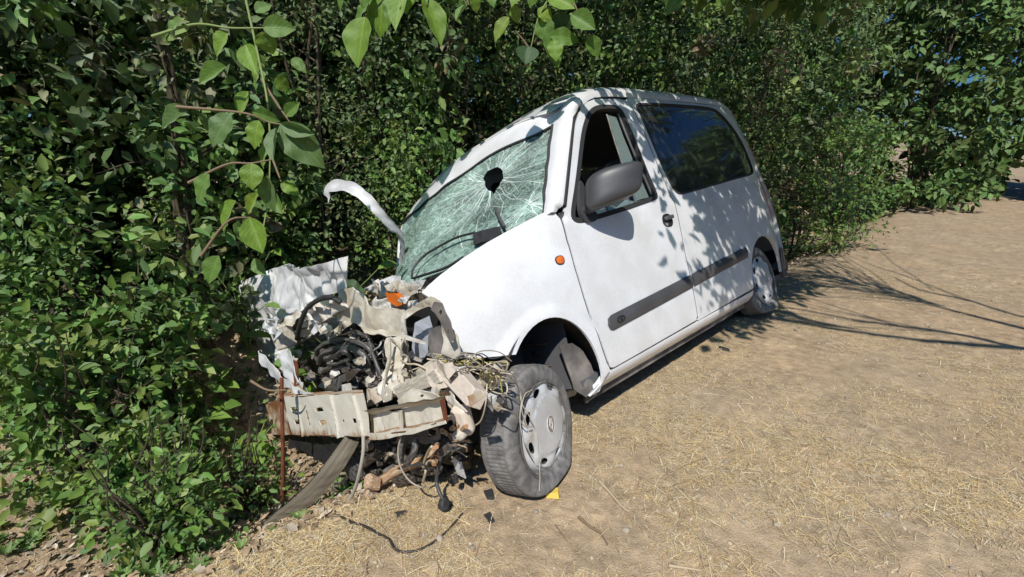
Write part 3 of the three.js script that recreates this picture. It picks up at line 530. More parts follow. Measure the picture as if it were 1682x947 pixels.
{ // bumper beam: a pierced flat length and an open channel
  const box = (x0, y0, x1, y1, sk = 3) => [[x0, y0], [x1, y0], [x1 + sk, y1], [x0 + sk, y1]];
  const ridges = [[[487, 652], [498, 712]], [[545, 650], [557, 712]], [[583, 650], [596, 712]]].map((l) => l.map(([a, b]) => onX(a, b, -0.57)));
  const beam = plate('bumper_beam', [[465, 651], [520, 648], [597, 645], [606, 716], [545, 717], [500, 715], [478, 713]], -0.57, 0.004, M.beam, van, {
    holes: [box(477, 668, 487, 675), box(482, 689, 492, 697), box(518, 668, 529, 675), box(523, 690, 534, 698), [[502, 674], [505, 673], [511, 696], [508, 697]], box(562, 688, 566, 693, 1), box(578, 687, 584, 695, 2)],
    crumple: 0.006, freq: 6, L: 0.012, label: 'cream bumper beam plate with square holes and rust along its foot',
    extra: (z, y) => { let e = 0; for (const [a, b] of ridges) { const zc = lerp(b.z, a.z, (y - b.y) / (a.y - b.y)); e -= 0.010 * Math.exp(-(((z - zc) / 0.010) ** 2)); } return e; } });
  quad('beam_flange', [[465, 651, -0.57], [597, 645, -0.57], [596, 640, -0.49], [470, 646, -0.49]], 0.004, M.rusty, beam);
  quad('beam_flange', [[478, 713, -0.57], [606, 716, -0.57], [604, 716, -0.50], [482, 712, -0.50]], 0.004, M.rusty, beam);
  quad('beam_end', [[438, 664, -0.49], [466, 651, -0.572], [479, 713, -0.572], [447, 713, -0.49]], 0.005, M.beam, beam, { crumple: 0.012 });
  const ch = plate('beam_channel', [[606, 678], [660, 672], [722, 657], [730, 690], [670, 706], [612, 716]], -0.53, 0.004, M.beam, van, { crumple: 0.010, freq: 8, L: 0.014, label: 'pale open channel of bumper beam, rust at its end' });
  quad('channel_flange', [[597, 673, -0.565], [728, 652, -0.565], [724, 657, -0.53], [604, 679, -0.53]], 0.005, M.cream, ch, { crumple: 0.006, n: 30 });
  quad('channel_flange', [[600, 714, -0.53], [731, 690, -0.53], [733, 694, -0.57], [606, 722, -0.57]], 0.005, M.beam, ch, { crumple: 0.006, n: 30 });
  plate('channel_lip', [[606, 712], [640, 708], [676, 703], [731, 690], [733, 695], [678, 712], [642, 719], [606, 723]], -0.572, 0.004, M.beam, ch, { crumple: 0.006 });
  quad('channel_web', [[655, 674, -0.545], [661, 673, -0.545], [664, 706, -0.545], [658, 708, -0.545]], 0.003, M.cream, ch);
  plate('channel_end', [[722, 657], [729, 654], [735, 692], [729, 694]], -0.562, 0.004, M.rust, ch, { crumple: 0.004 });
  plate('beam_bracket', [[655, 655], [672, 640], [690, 644], [712, 648], [726, 655], [700, 661], [660, 670]], -0.50, 0.004, M.cream, van, { crumple: 0.012, holes: [circle(690, 652, 2.5, 2, 10)] });
}
{ // radiator support, lamp housings and the rest of the front panel
  const slam = plate('radiator_support', [[556, 476], [572, 473], [581, 470], [592, 485], [603, 500], [626, 505], [648, 508], [662, 510], [665, 530], [663, 548], [652, 553], [630, 549], [606, 545], [594, 538], [575, 530], [558, 524], [556, 500]], [-0.34, 0.0, 0.05], 0.006, M.cream, van, { crumple: 0.018, freq: 6, label: 'buckled cream upper panel over engine' });
  quad('support_lip', [[594, 540, -0.36], [664, 549, -0.36], [664, 557, -0.40], [600, 549, -0.40]], 0.004, M.cream, slam, { crumple: 0.012 });
  plate('cowl_panel', [[606, 461], [640, 455], [676, 460], [695, 462], [688, 478], [664, 470], [640, 478], [618, 478]], [-0.12, 0, 0], 0.004, M.paintTorn, van, { crumple: 0.03, freq: 8 });
  plate('cowl_panel', [[612, 470], [655, 462], [690, 470], [668, 492], [640, 486], [618, 484]], [-0.20, 0, 0], 0.004, M.cream, van, { crumple: 0.03, freq: 9 });
  plate('cowl_panel', [[618, 486], [640, 489], [662, 497], [690, 488], [694, 500], [664, 512], [632, 512], [606, 500]], [-0.28, 0, 0], 0.004, M.paintOld, van, { crumple: 0.03, freq: 9 });
  plate('front_indicator', [[633, 480], [646, 480], [664, 492], [661, 500], [650, 504], [636, 494]], [-0.315, 0, 0.02], 0.02, M.orange, van, { crumple: 0.004, label: 'loose orange indicator lens' });
  // left lamp opening
  const ring = plate('headlamp_surround', [[661, 514], [680, 502], [705, 487], [722, 496], [738, 523], [749, 556], [753, 586], [742, 596], [716, 612], [690, 628], [664, 640]], [-0.40, 0, 0], 0.006, M.cream, van, { holes: [[[668, 522], [684, 511], [702, 504], [714, 510], [724, 532], [730, 560], [729, 578], [712, 588], [694, 600], [674, 616], [669, 580]]], crumple: 0.016, freq: 8, L: 0.014, label: 'bent cream frame of empty headlamp opening' });
  quad('lamp_housing', [[655, 500, -0.20], [726, 490, -0.20], [735, 606, -0.20], [655, 645, -0.20]], 0.005, M.blackPlastic, ring, { crumple: 0.01 });
  plate('lamp_reflector', [[681, 530], [704, 519], [710, 545], [708, 572], [694, 592], [676, 584], [678, 552]], [-0.30, 0, 0], 0.004, M.bluish, ring, { crumple: 0.004 });
  plate('inner_wing', [[706, 540], [726, 534], [738, 552], [742, 582], [724, 590], [704, 584]], [-0.33, 0, 0], 0.005, M.dusty, ring, { crumple: 0.012 });
  plate('lamp_bracket', [[712, 496], [722, 500], [738, 528], [746, 556], [741, 562], [728, 538], [716, 516], [708, 508]], [-0.43, 0, 0], 0.004, M.dusty, ring, { crumple: 0.008, holes: [circle(722, 514, 2.5, 4, 8), circle(737, 545, 2, 4, 8)] });
  quad('lamp_strut', [[663, 548, -0.42], [700, 560, -0.36], [700, 565, -0.36], [663, 556, -0.42]], 0.004, M.paintOld, ring);
  quad('lamp_strut', [[664, 574, -0.38], [694, 590, -0.34], [692, 595, -0.34], [664, 580, -0.38]], 0.004, M.paintOld, ring);
  // upright beside it, folded
  const up = plate('front_upright', [[633, 556], [648, 553], [662, 556], [664, 600], [666, 640], [650, 650], [636, 656], [622, 640], [632, 618], [634, 590]], [-0.44, 0, 0], 0.006, M.cream, van, { crumple: 0.02, freq: 14, L: 0.012, extra: (z, y) => 0.02 * Math.sin(z * 150) * smooth(0.72, 0.55, y), holes: [circle(650, 604, 2, 3, 8)], label: 'folded cream upright panel' });
  quad('upright_flange', [[661, 556, -0.44], [665, 640, -0.44], [667, 640, -0.36], [664, 556, -0.36]], 0.004, M.paintOld, up);
  pipe('upright_fold', [[640, 556, -0.47], [640, 590, -0.475], [634, 618, -0.47], [630, 640, -0.48], [634, 655, -0.48]], 0.006, M.cream, up);
  
  plate('bracket_eye', [[626, 640], [634, 634], [644, 642], [643, 656], [634, 660], [626, 654]], -0.50, 0.005, M.cream, up, { holes: [circle(634.5, 647, 2.6, 3, 10)], crumple: 0.003, L: 0.01 });
  // lower cross member and the cut chassis leg
  const low = part('lower_cross_member', (() => { const p = onX(658, 641, -0.45), q = onX(728, 612, -0.45), dir = q.clone().sub(p), len = dir.length(); return jitter(new RoundedBoxGeometry(len, 0.052, 0.05, 6, 0.005).applyQuaternion(new THREE.Quaternion().setFromUnitVectors(V3(1, 0, 0), dir.normalize())).translate(...p.clone().lerp(q, 0.5).toArray()), 0.005, 8); })(), M.cream, van, 'cream cross bar under headlamp opening');
  plate('bracket_plate', [[700, 602], [718, 592], [745, 592], [750, 608], [738, 626], [735, 640], [716, 640], [704, 626]], -0.475, 0.006, M.pink, low, { crumple: 0.022, freq: 9 });
  plate('bracket_plate', [[716, 634], [722, 640], [718, 656], [712, 650]], -0.48, 0.005, M.cream, low, { crumple: 0.01 });
  quad('member_flange', [[664, 653, -0.46], [738, 640, -0.46], [738, 648, -0.42], [668, 660, -0.42]], 0.005, M.rusty, low, { crumple: 0.01 });
  plate('torn_tab', [[710, 636], [716, 640], [716, 654], [709, 658], [704, 652]], -0.475, 0.004, M.paintOld, low, { crumple: 0.006, L: 0.01 });
  const leg = part('chassis_leg', (() => { const a = onX(746, 612, -0.42), b = onX(784, 656, -0.47), dir = b.clone().sub(a), len = dir.length(), g = new RoundedBoxGeometry(len, 0.062, 0.062, 6, 0.005), q = new THREE.Quaternion().setFromUnitVectors(V3(1, 0, 0), dir.normalize()); return jitter(g.applyQuaternion(q).translate(...a.clone().lerp(b, 0.5).toArray()), 0.010, 9); })(), M.pink, van, 'short cut chassis leg in pale primer');
  plate('rust_edge', [[768, 650], [790, 640], [796, 650], [773, 668]], -0.548, 0.004, M.rusty, leg, { crumple: 0.004, L: 0.012 });
  plate('torn_bracket', [[730, 640], [742, 634], [752, 650], [764, 664], [772, 672], [762, 676], [746, 664], [732, 656]], -0.44, 0.005, M.paintOld, van, { crumple: 0.02 });
  lump('horn', [760, 690, -0.44], [0.05, 0.105, 0.075], [0.2, 0.3, 0.2], M.pink, van, { crumple: 0.008, freq: 8, round: 0.45 });
  lump('horn', [757, 712, -0.46], [0.05, 0.05, 0.06], [0.2, 0.3, 0.2], M.cream, van, { crumple: 0.01, round: 0.48 });
  quad('horn_bracket', [[736, 682, -0.44], [756, 676, -0.44], [757, 684, -0.44], [737, 690, -0.44]], 0.004, M.cream, van);
  plate('lower_bracket', [[655, 712], [684, 706], [722, 699], [721, 722], [700, 730], [684, 726], [660, 728]], -0.47, 0.006, M.dusty, van, { crumple: 0.012, holes: [[[700, 706], [716, 703], [716, 716], [702, 719]]] });
}
{ // the far side: crumpled wing sheet, broken lamp, crash box
  const f = plate('crumpled_wing', [[352, 470], [380, 462], [412, 455], [444, 446], [475, 437], [515, 434], [555, 430], [556, 462], [556, 487], [536, 488], [512, 494], [494, 512], [484, 528], [462, 540], [452, 560], [456, 585], [470, 606], [486, 628], [505, 645], [470, 632], [446, 606], [428, 584], [402, 580], [372, 556], [350, 520]], [-0.37, 0, 0.0], 0.004, M.paintTorn, van, { crumple: 0.0, L: 0.016, extra: (z, y) => 0.11 * nz(z * 2.6, y * 2.6, 3) + 0.05 * (0.5 - Math.abs(nz(z * 5 + y * 2, y * 4, 6))) + 0.03 * (0.5 - Math.abs(nz(z * 9, y * 8 - z * 5, 9))), label: 'white wing sheet crumpled and folded outward' });
  plate('torn_strip', [[440, 520], [452, 528], [462, 546], [456, 560], [444, 548], [434, 530]], -0.56, 0.004, M.paintTorn, f, { crumple: 0.03, freq: 14 });
  plate('torn_strip', [[424, 576], [440, 590], [468, 622], [492, 640], [514, 646], [490, 648], [458, 628], [432, 600]], -0.56, 0.004, M.paintTorn, f, { crumple: 0.012 });
  plate('torn_strip', [[456, 580], [478, 574], [482, 600], [492, 626], [484, 634], [468, 614]], -0.56, 0.004, M.paintTorn, f, { crumple: 0.012 });
  plate('torn_strip', [[481, 592], [487, 594], [489, 632], [482, 636]], -0.56, 0.006, M.rust, f, { crumple: 0.006 });
  const lamp = plate('broken_headlamp', [[503, 520], [512, 500], [530, 494], [556, 497], [562, 508], [546, 518], [528, 530], [516, 542], [505, 540]], -0.38, 0.02, M.paintOld, van, { crumple: 0.03, freq: 9, label: 'broken white headlamp shell' });
  part('lamp_bowl', jitter(placed(new THREE.SphereGeometry(0.055, 24, 16), onX(522, 516, -0.38), null, V3(0.5, 1, 1)), 0.01, 14), M.paintOld, lamp);
  part('lamp_band', tube(line3([[488, 556, -0.42], [494, 530, -0.44], [504, 508, -0.44], [524, 492, -0.43], [548, 489, -0.42], [560, 496, -0.40]]), (t) => 0.013, 40, 8), M.rubber, lamp);
  lump('crash_box', [467, 552, -0.46], [0.09, 0.13, 0.09], [0.1, 0.2, 0.15], M.cream, van, { crumple: 0.012, freq: 6, round: 0.12 });
  quad('crash_box_tab', [[462, 532, -0.45], [490, 508, -0.42], [498, 516, -0.42], [480, 536, -0.45]], 0.006, M.cream, van, { crumple: 0.014 });
  // the strip of the right wing that stands out into the leaves
  const c = [[537, 326, -0.02], [540, 309, -0.02], [556, 304, 0.0], [580, 309, 0.02], [602, 325, 0.05], [625, 350, 0.10], [642, 370, 0.15], [656, 386, 0.2]].map(([X, Y, s]) => onX(X, Y, s)).concat([V3(0.36, 1.06, -0.70)]), curve = new THREE.CatmullRomCurve3(c);
  part('torn_arch_strip', patch((u, v) => { const p = curve.getPointAt(u), t = curve.getTangentAt(u), n = t.clone().cross(V3(-0.9, 0.2, 0.3)).normalize(); return p.addScaledVector(n, (v - 0.5) * -lerp(0.070, 0.048, u)).add(V3(0.010 * fold(u, v * 0.1, 14, 5), 0.005 * fold(u, v * 0.1, 20, 8), 0)); }, 60, 6, 0.003, 0.6, 0.08), M.paintTorn, van, 'curved white strip of wing standing out to the side');
}
{ // engine bay
  const eng = lump('engine_block', [572, 600, -0.02], [0.40, 0.36, 0.55], [0.05, 0.12, 0.04], M.engine, van, { crumple: 0.03, freq: 7, round: 0.15, detail: 8 });
  lump('rocker_cover', [585, 560, -0.14], [0.14, 0.09, 0.34], [0.3, 0.2, 0.1], M.engine, eng, { crumple: 0.015 });
  can('alternator', [507, 572, -0.26], 0.055, 0.10, [0.4, 0.2, 1.2], M.alloy, eng);
  can('pulley', [540, 606, -0.28], 0.06, 0.035, [0, 0, 1.5], M.engine, eng);
  lump('intake_housing', [600, 535, -0.20], [0.10, 0.07, 0.16], [0.3, 0.2, 0.4], M.hose, eng, { crumple: 0.02 });
  for (let k = 0; k < 4; k++) can('spark_cap', [572 + k * 14, 540 + k * 3, -0.22], 0.014, 0.05, [0.3, 0.2, 0.6], M.hose, eng, false);
  lump('throttle_body', [548, 548, -0.24], [0.06, 0.07, 0.07], [0.5, 0.2, 0.4], M.alloy, eng, { crumple: 0.012 });
  lump('gearbox', [625, 655, -0.12], [0.26, 0.24, 0.26], [0.1, 0.4, 0.2], M.engine, van, { crumple: 0.025, freq: 9, detail: 8 });
  lump('oil_pan', [600, 715, -0.10], [0.3, 0.14, 0.34], [0.05, 0.1, 0.1], M.engine, van, { crumple: 0.02, freq: 9 });
  // hoses
  const hoses = [
    [[520, 590, -0.34], [522, 574, -0.36], [545, 560, -0.37], [580, 560, -0.36], [606, 572, -0.34], [620, 600, -0.32], [626, 626, -0.30]],
    [[524, 596, -0.36], [530, 582, -0.38], [552, 572, -0.39], [580, 572, -0.38], [600, 584, -0.36], [606, 602, -0.34], [592, 606, -0.34], [566, 600, -0.35], [544, 604, -0.36], [528, 610, -0.36]],
    [[534, 588, -0.40], [550, 584, -0.41], [566, 576, -0.40], [576, 586, -0.38], [560, 594, -0.38], [542, 598, -0.39]],
    [[556, 552, -0.30], [580, 545, -0.32], [606, 556, -0.32], [618, 580, -0.30]],
    [[486, 575, -0.34], [496, 560, -0.36], [512, 552, -0.35], [530, 548, -0.33]],
    [[606, 560, -0.36], [616, 590, -0.38], [628, 620, -0.38], [634, 640, -0.36]],
  ];
  hoses.forEach((h, i) => pipe('hose', h, [0.012, 0.015, 0.011, 0.010, 0.010, 0.008][i], M.hose, van, 10));
  pipe('hose_clip', [[519, 586, -0.345], [523, 590, -0.36], [527, 586, -0.36]], 0.012, M.alloy, van);
  plate('torn_heat_shield', [[550, 540], [566, 526], [580, 520], [586, 526], [566, 540], [556, 550], [536, 560], [526, 556]], -0.34, 0.004, M.cream, van, { crumple: 0.02 });
  plate('alloy_bracket', [[536, 636], [556, 618], [580, 606], [588, 610], [580, 620], [562, 628], [556, 642], [536, 645]], -0.40, 0.012, M.alloy, van, { crumple: 0.014 });
  for (const [X, Y, s, r, h] of [[618, 634, -0.34, 0.03, 0.06], [604, 626, -0.32, 0.024, 0.05], [586, 634, -0.34, 0.026, 0.06], [568, 634, -0.36, 0.02, 0.05]]) can('engine_fitting', [X, Y, s], r, h, [R(0, 1), R(0, 1), R(0, 1)], M.alloy, van);
  for (let k = 0; k < 16; k++) { const X = R(490, 625), Y = R(535, 640), s = R(-0.36, -0.24); lump('engine_fitting', [X, Y, s], [R(0.02, 0.05), R(0.02, 0.045), R(0.02, 0.06)], [R(0, 3), R(0, 3), R(0, 3)], [M.engine, M.alloy, M.hose, M.engine][k % 4], van, { crumple: 0.012, freq: 20, detail: 3 }); }
  plate('radiator_remains', [[600, 640], [628, 632], [634, 655], [600, 668]], -0.42, 0.012, M.pink, van, { crumple: 0.02 });
  plate('radiator_remains', [[560, 632], [574, 630], [576, 650], [562, 650]], -0.42, 0.01, M.paintOld, van, { crumple: 0.01 });
  // engine bay walls
  plate('inner_wing', [[640, 480], [700, 470], [760, 470], [760, 640], [640, 660]], [-0.02, 0, 0.0], 0.01, M.engine, van, { crumple: 0.01, L: 0.05 });
}
{ // underneath
  const trayTop = onX(579, 722, -0.56), trayLow = toV((() => { const p = onGround(440, 864); p.y = groundY(p.x, p.z) + 0.012; return p; })()), across3 = trayLow.clone().sub(trayTop).normalize().cross(V3(-0.55, -0.75, 0.35)).normalize();
  part('undertray', patch((u, v) => { const p = trayTop.clone().lerp(trayLow, v).addScaledVector(across3, (u - 0.5) * lerp(0.075, 0.10, Math.sin(Math.PI * v)) * (v > 0.8 ? lerp(1, 0.5, (v - 0.8) / 0.2) : 1)); p.y += -0.05 * Math.sin(Math.PI * v) + 0.0025 * fold(u * 0.1, v * 0.5, 16, 3) - 0.006 * Math.sin(Math.PI * u); return p; }, 10, 44, 0.014, 0.1, 0.7), M.wood, van, 'weathered grey undertray hanging to ground');
  lump('washer_bottle', [576, 762, -0.54], [0.06, 0.17, 0.07], [0.0, 0.1, 0.3], M.hose, van, { crumple: 0.012 });
  can('towing_eye', [604, 730, -0.56], 0.025, 0.03, [0, 0, 1.57], M.alloy, van);
  plate('valance', [[470, 716], [560, 718], [582, 722], [560, 752], [540, 762], [506, 744], [476, 736]], [-0.50, 0, 0.0], 0.006, M.blackPlastic, van, { crumple: 0.02 });
  const low = [
    ['subframe_tube', [[592, 830, -0.56], [612, 802, -0.54], [640, 780, -0.50], [676, 762, -0.46], [720, 752, -0.42]], 0.020, M.rusty],
    ['subframe_tube', [[560, 800, -0.52], [580, 780, -0.50], [610, 752, -0.48], [640, 740, -0.46]], 0.022, M.engine],
    ['control_arm', [[596, 838, -0.56], [604, 812, -0.56], [622, 790, -0.54]], 0.022, M.rusty],
    ['control_arm', [[640, 735, -0.44], [660, 750, -0.46], [690, 770, -0.44], [720, 768, -0.42]], 0.024, M.engine],
    ['drive_shaft', [[640, 760, -0.36], [700, 745, -0.34], [770, 735, -0.3]], 0.016, M.engine],
    ['cooling_hose', [[660, 712, -0.54], [654, 740, -0.56], [658, 766, -0.57], [674, 790, -0.56], [694, 800, -0.54], [700, 794, -0.54]], 0.0035, M.wires[2]],
    ['cooling_hose', [[668, 712, -0.50], [660, 735, -0.52], [656, 758, -0.53]], 0.016, M.hose],
    ['cooling_hose', [[684, 716, -0.50], [680, 742, -0.52], [668, 760, -0.52]], 0.014, M.hose],
  ];
  for (const [n, p, r, m] of low) pipe(n, p, r, m, van, 10);
  for (const [X, Y, s, a, b, c] of [[640, 738, -0.42, 0.10, 0.09, 0.12], [700, 748, -0.40, 0.12, 0.08, 0.10], [730, 730, -0.32, 0.12, 0.12, 0.10], [670, 775, -0.44, 0.08, 0.06, 0.14], [620, 772, -0.42, 0.08, 0.08, 0.10], [560, 800, -0.52, 0.05, 0.05, 0.09], [690, 720, -0.36, 0.12, 0.10, 0.10], [760, 745, -0.28, 0.10, 0.10, 0.08]]) lump('subframe_casting', [X, Y, s], [a, b, c], [R(0, 1), R(0, 1), R(0, 1)], M.engine, van, { crumple: 0.02, freq: 11 });
  lump('engine_mount', [612, 792, -0.57], [0.05, 0.07, 0.04], [0.2, 0.1, 0.9], M.rusty, van, { crumple: 0.01 });
  lump('torn_label', [752, 770, -0.40], [0.004, 0.07, 0.05], [0.3, 0.2, 0.2], M.paintTorn, van, { crumple: 0.02, freq: 20 });
  can('ball_joint', [748, 786, -0.40], 0.012, 0.03, [0.3, 0.2, 0.2], M.rubber, van);
  pipe('hanging_cable', [[726, 742, -0.44], [720, 768, -0.46], [717, 790, -0.47], [722, 808, -0.48], [729, 822, -0.48]], 0.007, M.wires[5], van);
  part('cable_plug', jitter(placed(new THREE.SphereGeometry(0.022, 16, 12), onX(729, 828, -0.48)), 0.01, 30), M.rubber, van);
  pipe('hanging_rope', [[597, 716, -0.60], [597, 740, -0.61], [592, 770, -0.62], [584, 800, -0.62], [574, 822, -0.62], [562, 838, -0.61], [550, 840, -0.61], [545, 830, -0.60], [552, 818, -0.59], [558, 812, -0.58]], 0.0075, M.rope, van, 8, 'grey rope looped down from bumper');
}
{ // torn wiring over the wheel
  for (let k = 0; k < 26; k++) {
    const a = [R(700, 748), R(584, 604)], b = [R(770, 838), R(586, 660)], n = 5, p = [];
    for (let i = 0; i <= n; i++) { const t = i / n; p.push(onX(lerp(a[0], b[0], t) + R(-12, 12), lerp(a[1], b[1], t) + 22 * Math.sin(Math.PI * t) * R(-0.6, 0.7) + R(-7, 7), lerp(-0.46, -0.30, t) + R(-0.02, 0.02))); }
    part('torn_wire', tube(p, R(0.0018, 0.0034), 30, 5), M.wires[k % 7], van);
  }
  for (let k = 0; k < 9; k++) {
    const c = [R(770, 822), R(600, 650)], p = []; for (let i = 0; i < 7; i++) { const a = i * 0.9 + k; p.push(onX(c[0] + R(8, 20) * Math.cos(a), c[1] + R(8, 20) * Math.sin(a), -0.34 + R(-0.03, 0.03))); }
    part('torn_wire', tube(p, R(0.002, 0.0035), 40, 5), M.wires[(k * 3) % 7], van);
  }
  for (const [X, Y, s, w] of [[800, 612, -0.33, 0], [815, 604, -0.33, 2], [790, 630, -0.36, 1], [808, 656, -0.36, 4], [826, 660, -0.34, 5], [818, 668, -0.36, 2], [770, 600, -0.36, 1]]) lump('wire_connector', [X, Y, s], [R(0.02, 0.03), R(0.025, 0.045), R(0.02, 0.035)], [R(0, 2), R(0, 2), R(0, 2)], M.wires[w], van, { crumple: 0.01, freq: 22, detail: 3 });
}
{ // wheel arch lining and what shows behind the wheel
  const lin = part('wheel_arch_liner', patch((u, v) => { const a = lerp(0.02, 3.15, u), r = 0.345 + 0.01 * nz(u * 5, v * 3); return V3(0.115 - r * Math.cos(a) * -1, 0.285 + r * Math.sin(a), lerp(0.765, 0.36, v)); }, 40, 10, 0, 1.2, 0.4), std({ map: grime(256, 6, [0.17, 0.155, 0.145], [0.25, 0.23, 0.21], 0.3, 139), roughness: 0.85, side: THREE.DoubleSide }), van);
  part('liner_wall', patch((u, v) => V3(lerp(-0.3, 0.5, u), lerp(0.15, 0.66, v), 0.36), 8, 8), M.cabin, lin);
  const fl = px([[921, 566], [940, 563], [960, 576], [974, 598], [980, 620], [977, 640], [962, 652], [946, 640], [936, 612], [928, 590]], (a, b) => { const p = onZ(a, b, 0.70); return [p.x, p.y]; });
  part('arch_guard', sheet(fl, [], (s, v) => V3(s, v, 0.70 + 0.008 * fbm(s * 6, v * 6, 4) - 1.2 * (s - 0.33) ** 2), 0.006, 0.014), M.dusty, van, 'dusty grey torn wheel arch guard');
  const bp = px([[903, 602], [925, 596], [950, 636], [946, 648], [930, 654], [912, 640]], (a, b) => { const p = onZ(a, b, 0.52); return [p.x, p.y]; });
  part('chassis_plate', sheet(bp, [], (s, v) => V3(s, v, 0.52), 0.02, 0.04), M.cream, van);
  const sp = onZ(931, 622, 0.60); part('suspension_strut', creased(new THREE.CylinderGeometry(0.018, 0.018, 0.12, 16)).translate(sp.x, sp.y, sp.z), M.pink, van);
}
{ // the front wheel, broken outward and steered hard over, its tyre flat
  const A = lensDir(0.83, -0.11, -0.55).normalize(), capAt = atDepth(896, 704, 1.985), hub = capAt.clone().addScaledVector(A, -0.075);
  const upW = V3(0, 1, 0); const bx = upW.clone().cross(A).normalize(), by = A.clone().cross(bx).normalize();
  const wheelM = new THREE.Matrix4().makeBasis(bx, by, A).setPosition(hub).premultiply(VANI);   // z along the axle, outward
  const wheel = new THREE.Group(); wheel.name = 'front_wheel'; van.add(wheel); wheel.applyMatrix4(wheelM); wheel.scale.setScalar(0.905);
  const RT = 0.288, prof = table([0, 0.08, 0.2, 0.28, 0.36, 0.5, 0.64, 0.72, 0.8, 0.92, 1], [0.178, 0.192, 0.226, 0.262, 0.284, 0.288, 0.284, 0.262, 0.226, 0.192, 0.178]), zz = table([0, 0.08, 0.2, 0.28, 0.36, 0.5, 0.64, 0.72, 0.8, 0.92, 1], [-0.062, -0.078, -0.089, -0.087, -0.07, 0, 0.07, 0.087, 0.089, 0.078, 0.062]);
  const tyre = part('tyre', patch((u, t) => {
    const a = 2 * Math.PI * u, tread = t > 0.35 && t < 0.65; let r = prof(t), z = zz(t);
    if (tread) { const q = (t - 0.5) / 0.15; const groove = Math.max(...[-0.62, -0.2, 0.2, 0.62].map((g) => Math.exp(-(((q - g) / 0.07) ** 2)))); const lat = Math.exp(-(((((u * 96) % 1) - 0.5) / 0.16) ** 2)) * (Math.abs(q) < 0.58 ? 1 : 0); r -= 0.005 * Math.max(groove, 0.8 * lat); }
    const down = Math.max(0, -Math.sin(a)), flat = smooth(0.6, 1, down);          // squashed where it stands
    const x = r * Math.cos(a); let y = r * Math.sin(a); z *= (1 + 0.30 * flat * Math.sin(Math.PI * t)) * 0.9; r += 0.004 * nz(u * 9, t * 3, 7); if (y < -0.2) { const q = (-0.2 - y) / 0.088; y = -0.2 - 0.048 * (1 - (1 - clamp(q)) ** 2); }
    z += 0.012 * flat * Math.sin(Math.PI * t); return V3(x, y, z);
  }, 672, 52, 0, 6, 1), std({ map: dataTexture(512, (u, v) => { const k = clamp(0.5 + 0.55 * tfbm(u, v, 8, 17) + 0.3 * (rnd() - 0.5)); return [lerp(0.25, 0.62, k), lerp(0.248, 0.605, k), lerp(0.245, 0.59, k)]; }, true), roughness: 0.92, bumpMap: grain, bumpScale: 0.001, side: THREE.DoubleSide }), wheel);
  for (const t of [0.86, 0.90]) part('sidewall_ring', new THREE.TorusGeometry(prof(t) + 0.002, 0.0025, 6, 90).translate(0, 0, zz(t)), M.dusty, wheel);
  const OFF = 0.030; const rim = part('wheel_rim', creased(new THREE.LatheGeometry([[0.02, 0.01], [0.14, 0.02], [0.15, 0.045], [0.165, 0.052], [0.182, 0.062], [0.186, 0.07], [0.180, 0.072], [0.176, 0.05], [0.176, -0.06], [0.186, -0.066]].map((q) => new THREE.Vector2(...q)), 64).rotateX(Math.PI / 2), 0.6).translate(OFF, 0.004, 0), M.dusty, wheel);
  // hub cap with oval openings, pushed up out of its seat
  const holes = []; for (let k = 0; k < 8; k++) { const a = k * Math.PI / 4 + 0.2; holes.push(circle(0, 0, 0.026, 0.0125, 20).map(([p, q]) => { const x = 0.142, tx = q, ty = p; return [Math.cos(a) * (x + tx) - Math.sin(a) * ty, Math.sin(a) * (x + tx) + Math.cos(a) * ty]; })); }
  const rimLine = circle(0, 0, 0.190, 0.190, 96), bite = (p) => { const a = Math.atan2(p[1], p[0]), k = Math.exp(-(((a + 1.25) / 0.10) ** 2)); return [p[0] * (1 - 0.07 * k), p[1] * (1 - 0.07 * k)]; };
  const dome = (x, y) => { const r = Math.hypot(x, y) / 0.19, z = 0.094 - 0.030 * r * r - 0.016 * smooth(0.86, 1, r) + 0.004 * smooth(0.62, 0.58, r) - 0.006 * Math.exp(-(((r - 0.97) / 0.02) ** 2)); const a = Math.atan2(y, x), ring = 0.006 * Math.exp(-(((r - 0.75) / 0.11) ** 2)) * Math.cos(a * 8 - 1.6); return V3(x + OFF, y + 0.008, z - ring + 0.004 * Math.max(0, y) / 0.19); };
  const cap = part('hub_cap', sheet(rimLine.map(bite), holes, dome, 0.005, 0.010).scale(1.14, 1.14, 1), M.silver, wheel, 'scuffed silver hub cap with oval openings');
  const badge = part('badge', sheet(circle(0.0, 0, 0.030, 0.038, 32), [], (x, y) => V3(x + OFF, y + 0.008, 0.098), 0.008, 0.02), M.brass, wheel);
  const dia = (k) => [[0, 0.030 * k], [0.017 * k, 0], [0, -0.030 * k], [-0.017 * k, 0]];
  part('badge_diamond', sheet(dia(1), [dia(0.62)], (x, y) => V3(x + OFF, y + 0.008, 0.1005), 0.003, 0.01), M.silver, wheel);
  part('badge_ring', sheet(circle(0, 0, 0.033, 0.041, 36), [circle(0, 0, 0.029, 0.037, 36)], (x, y) => V3(x + OFF, y + 0.008, 0.0995), 0.008, 0.01), M.silver, wheel);
  for (const [name, at, turn] of [['rear_wheel', V3(2.63, 0.30, 0.63), 0], ['rear_wheel', V3(2.63, 0.30, -0.63), Math.PI], ['front_wheel', V3(0.10, 0.30, -0.60), Math.PI]]) { const w = wheel.clone(); w.name = name; w.position.copy(at); w.rotation.set(0, turn, 0); w.scale.setScalar(0.97); van.add(w); }
  // wires fallen over the wheel
  const onWheel = (X, Y) => { const o = camera.position, d = atDepth(X, Y, 1).sub(o), n = A, t = capAt.clone().addScaledVector(A, 0.022).sub(o).dot(n) / d.dot(n); return toV(o.clone().addScaledVector(d, t)); };
  const tw = (list, r, m) => part('torn_wire', tube(list, r, list.length * 8, 5), m, van);
